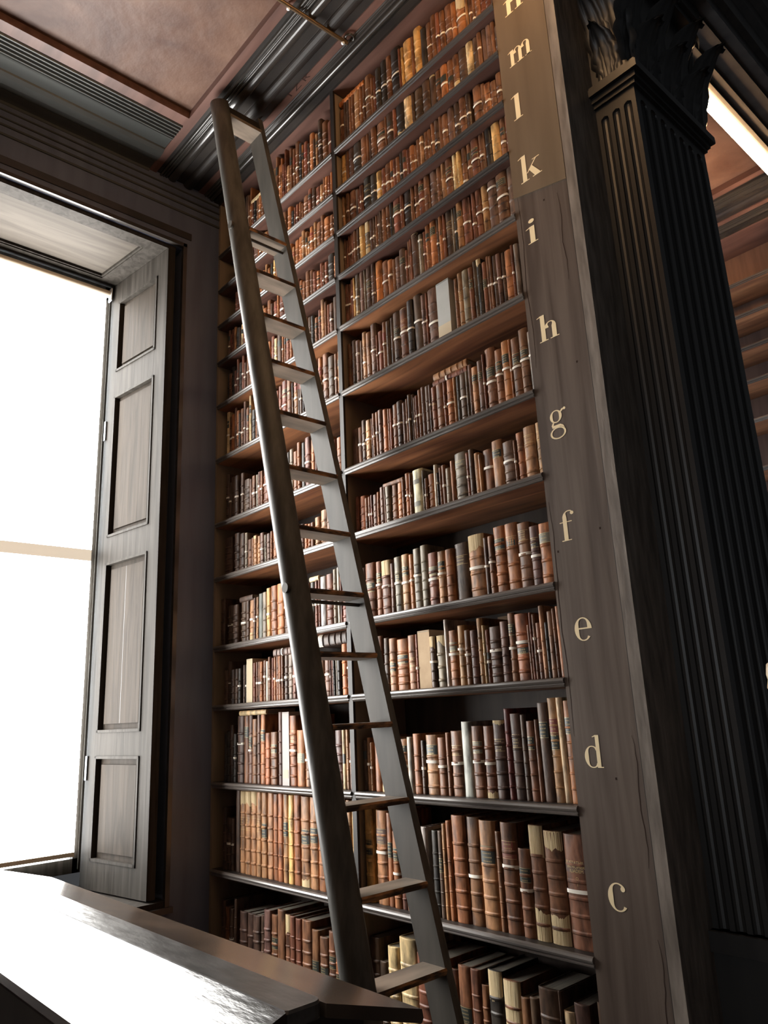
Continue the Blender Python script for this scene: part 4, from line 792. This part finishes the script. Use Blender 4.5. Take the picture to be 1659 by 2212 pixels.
for key, L in rows.items():
    r, bay = key[0], key[1]; H = avail(r)
    for i, e in enumerate(L):
        seed += 1; x0, w, h, code, marks = e
        if (key, i) in keep:
            lb = describe(w, h, H, code, marks, r, bay, i, len(L))
            book(x0, w, h, code, marks, r, bay, seed, lb, ('archive boxes among the books' if code in 'BCAS' else 'upright books on the '+('right' if bay == 'R' else 'left')+' half of shelf '+r))
        else:
            q = random.Random(seed); base = COL[code]; v = q.uniform(.84, 1.16); col = tuple(c*v for c in base)
            yf = .030+q.uniform(0, .007); d = min(.295, max(.10, h*.7)); z0 = SZ[r]
            g, prof, th, yb, ye = shell(col, x0, w, z0+.0004, h, d, yf, 1.0, bands_for(w, h, q, code)[::1], seed=seed)
            o = len(rest.v); rest.v += g.v
            for f, m_, c_, s_ in zip(g.f, g.m, g.c, g.sm): rest.f.append([a+o for a in f]); rest.m.append(0); rest.c.append(c_); rest.sm.append(s_)
            rest.box(x0+th, x0+w-th, yb+.001, ye-.003, z0+.003, z0+h-.004, 1)
            for a, f in marks:
                if a in 'TKRGD':
                    hh = min(.0135, .0095+.06*w)/2 if a == 'T' else h*.08
                    p_ = patch(prof, x0-.0003 if a == 'T' else x0+w*.06, x0+w+.0003 if a == 'T' else x0+w*.94, z0+f*h-hh, z0+f*h+hh, .0032 if a == 'T' else .0009, 6)
                    rest.add(p_.v, p_.f, {'T': 2, 'K': 3, 'R': 4, 'G': 3, 'D': 4}[a])
                elif a in 'uv':
                    p_ = patch(prof, x0+.0005, x0+w-.0005, z0+h*(1-f) if a == 'u' else z0+.0015, z0+h-.001 if a == 'u' else z0+h*f, .0012, 6); rest.add(p_.v, p_.f, 5)
ro = rest.build('small_leather_books', ['leather', 'pages', 'tape', 'lab_k', 'lab_r', 'torn']); ro['kind'] = 'stuff'
tag(ro, 'the remaining slim old leather books packed along the higher shelves', 'books')
for j, (r, bay, x0, x1, zb, th, code, mk, lb) in enumerate(flat):
    t = thing('vellum_book' if code == 'c' else 'leather_book', lb, 'book', ((x0+x1)/2, .12, zb), 'books lying flat on top of others')
    L_ = x1-x0; d = min(.20, L_*.75); q = random.Random(j)
    g, prof, tt, yb, ye = shell(COL[code], 0, th, 0, L_, d, .032, 1.0, [.18, .36, .54, .72, .88] if mk != 0 or code == 't' or code == 'O' else [], seed=j+900)
    def rot(G_, dz=0): G_.v = [(x0+z, y, zb+x) for x, y, z in G_.v]; G_.f = [f[::-1] for f in G_.f]; return G_
    rot(g).build('cover', 'leather', t)
    rot(G().box(tt, th-tt, yb+.001, ye-.003, .003, L_-.003)).build('page_block', 'pages', t)
    for f in ({1: (.42,), 2: (.45,), 3: (.06, .10, .145)}.get(mk, ())):
        rot(patch(prof, -.0003, th+.0003, f*L_-.005, f*L_+.005, .0035, 8)).build('white_tape', 'tape', t)
# loose cards and slips standing up among the books of shelf e
for (x, w, z, h, lb, m_) in ((-2.160, .062, 1.955, .045, 'tan card box standing up behind the books of shelf e', 'box_t'), (-2.075, .070, 1.945, .030, 'pale grey slip box behind the books of shelf e', 'box_g'),
                             (-1.800, .035, 1.975, .03, 'curled cream paper slip above the books near the post, shelf e', 'paper')):
    o = G().box(x, x+w, .322, .326 if m_ == 'paper' else .333, SZ['e']+.0005, z+h).build('card_box' if m_ != 'paper' else 'paper_slip', m_); tag(o, lb, 'box' if m_ != 'paper' else 'paper')
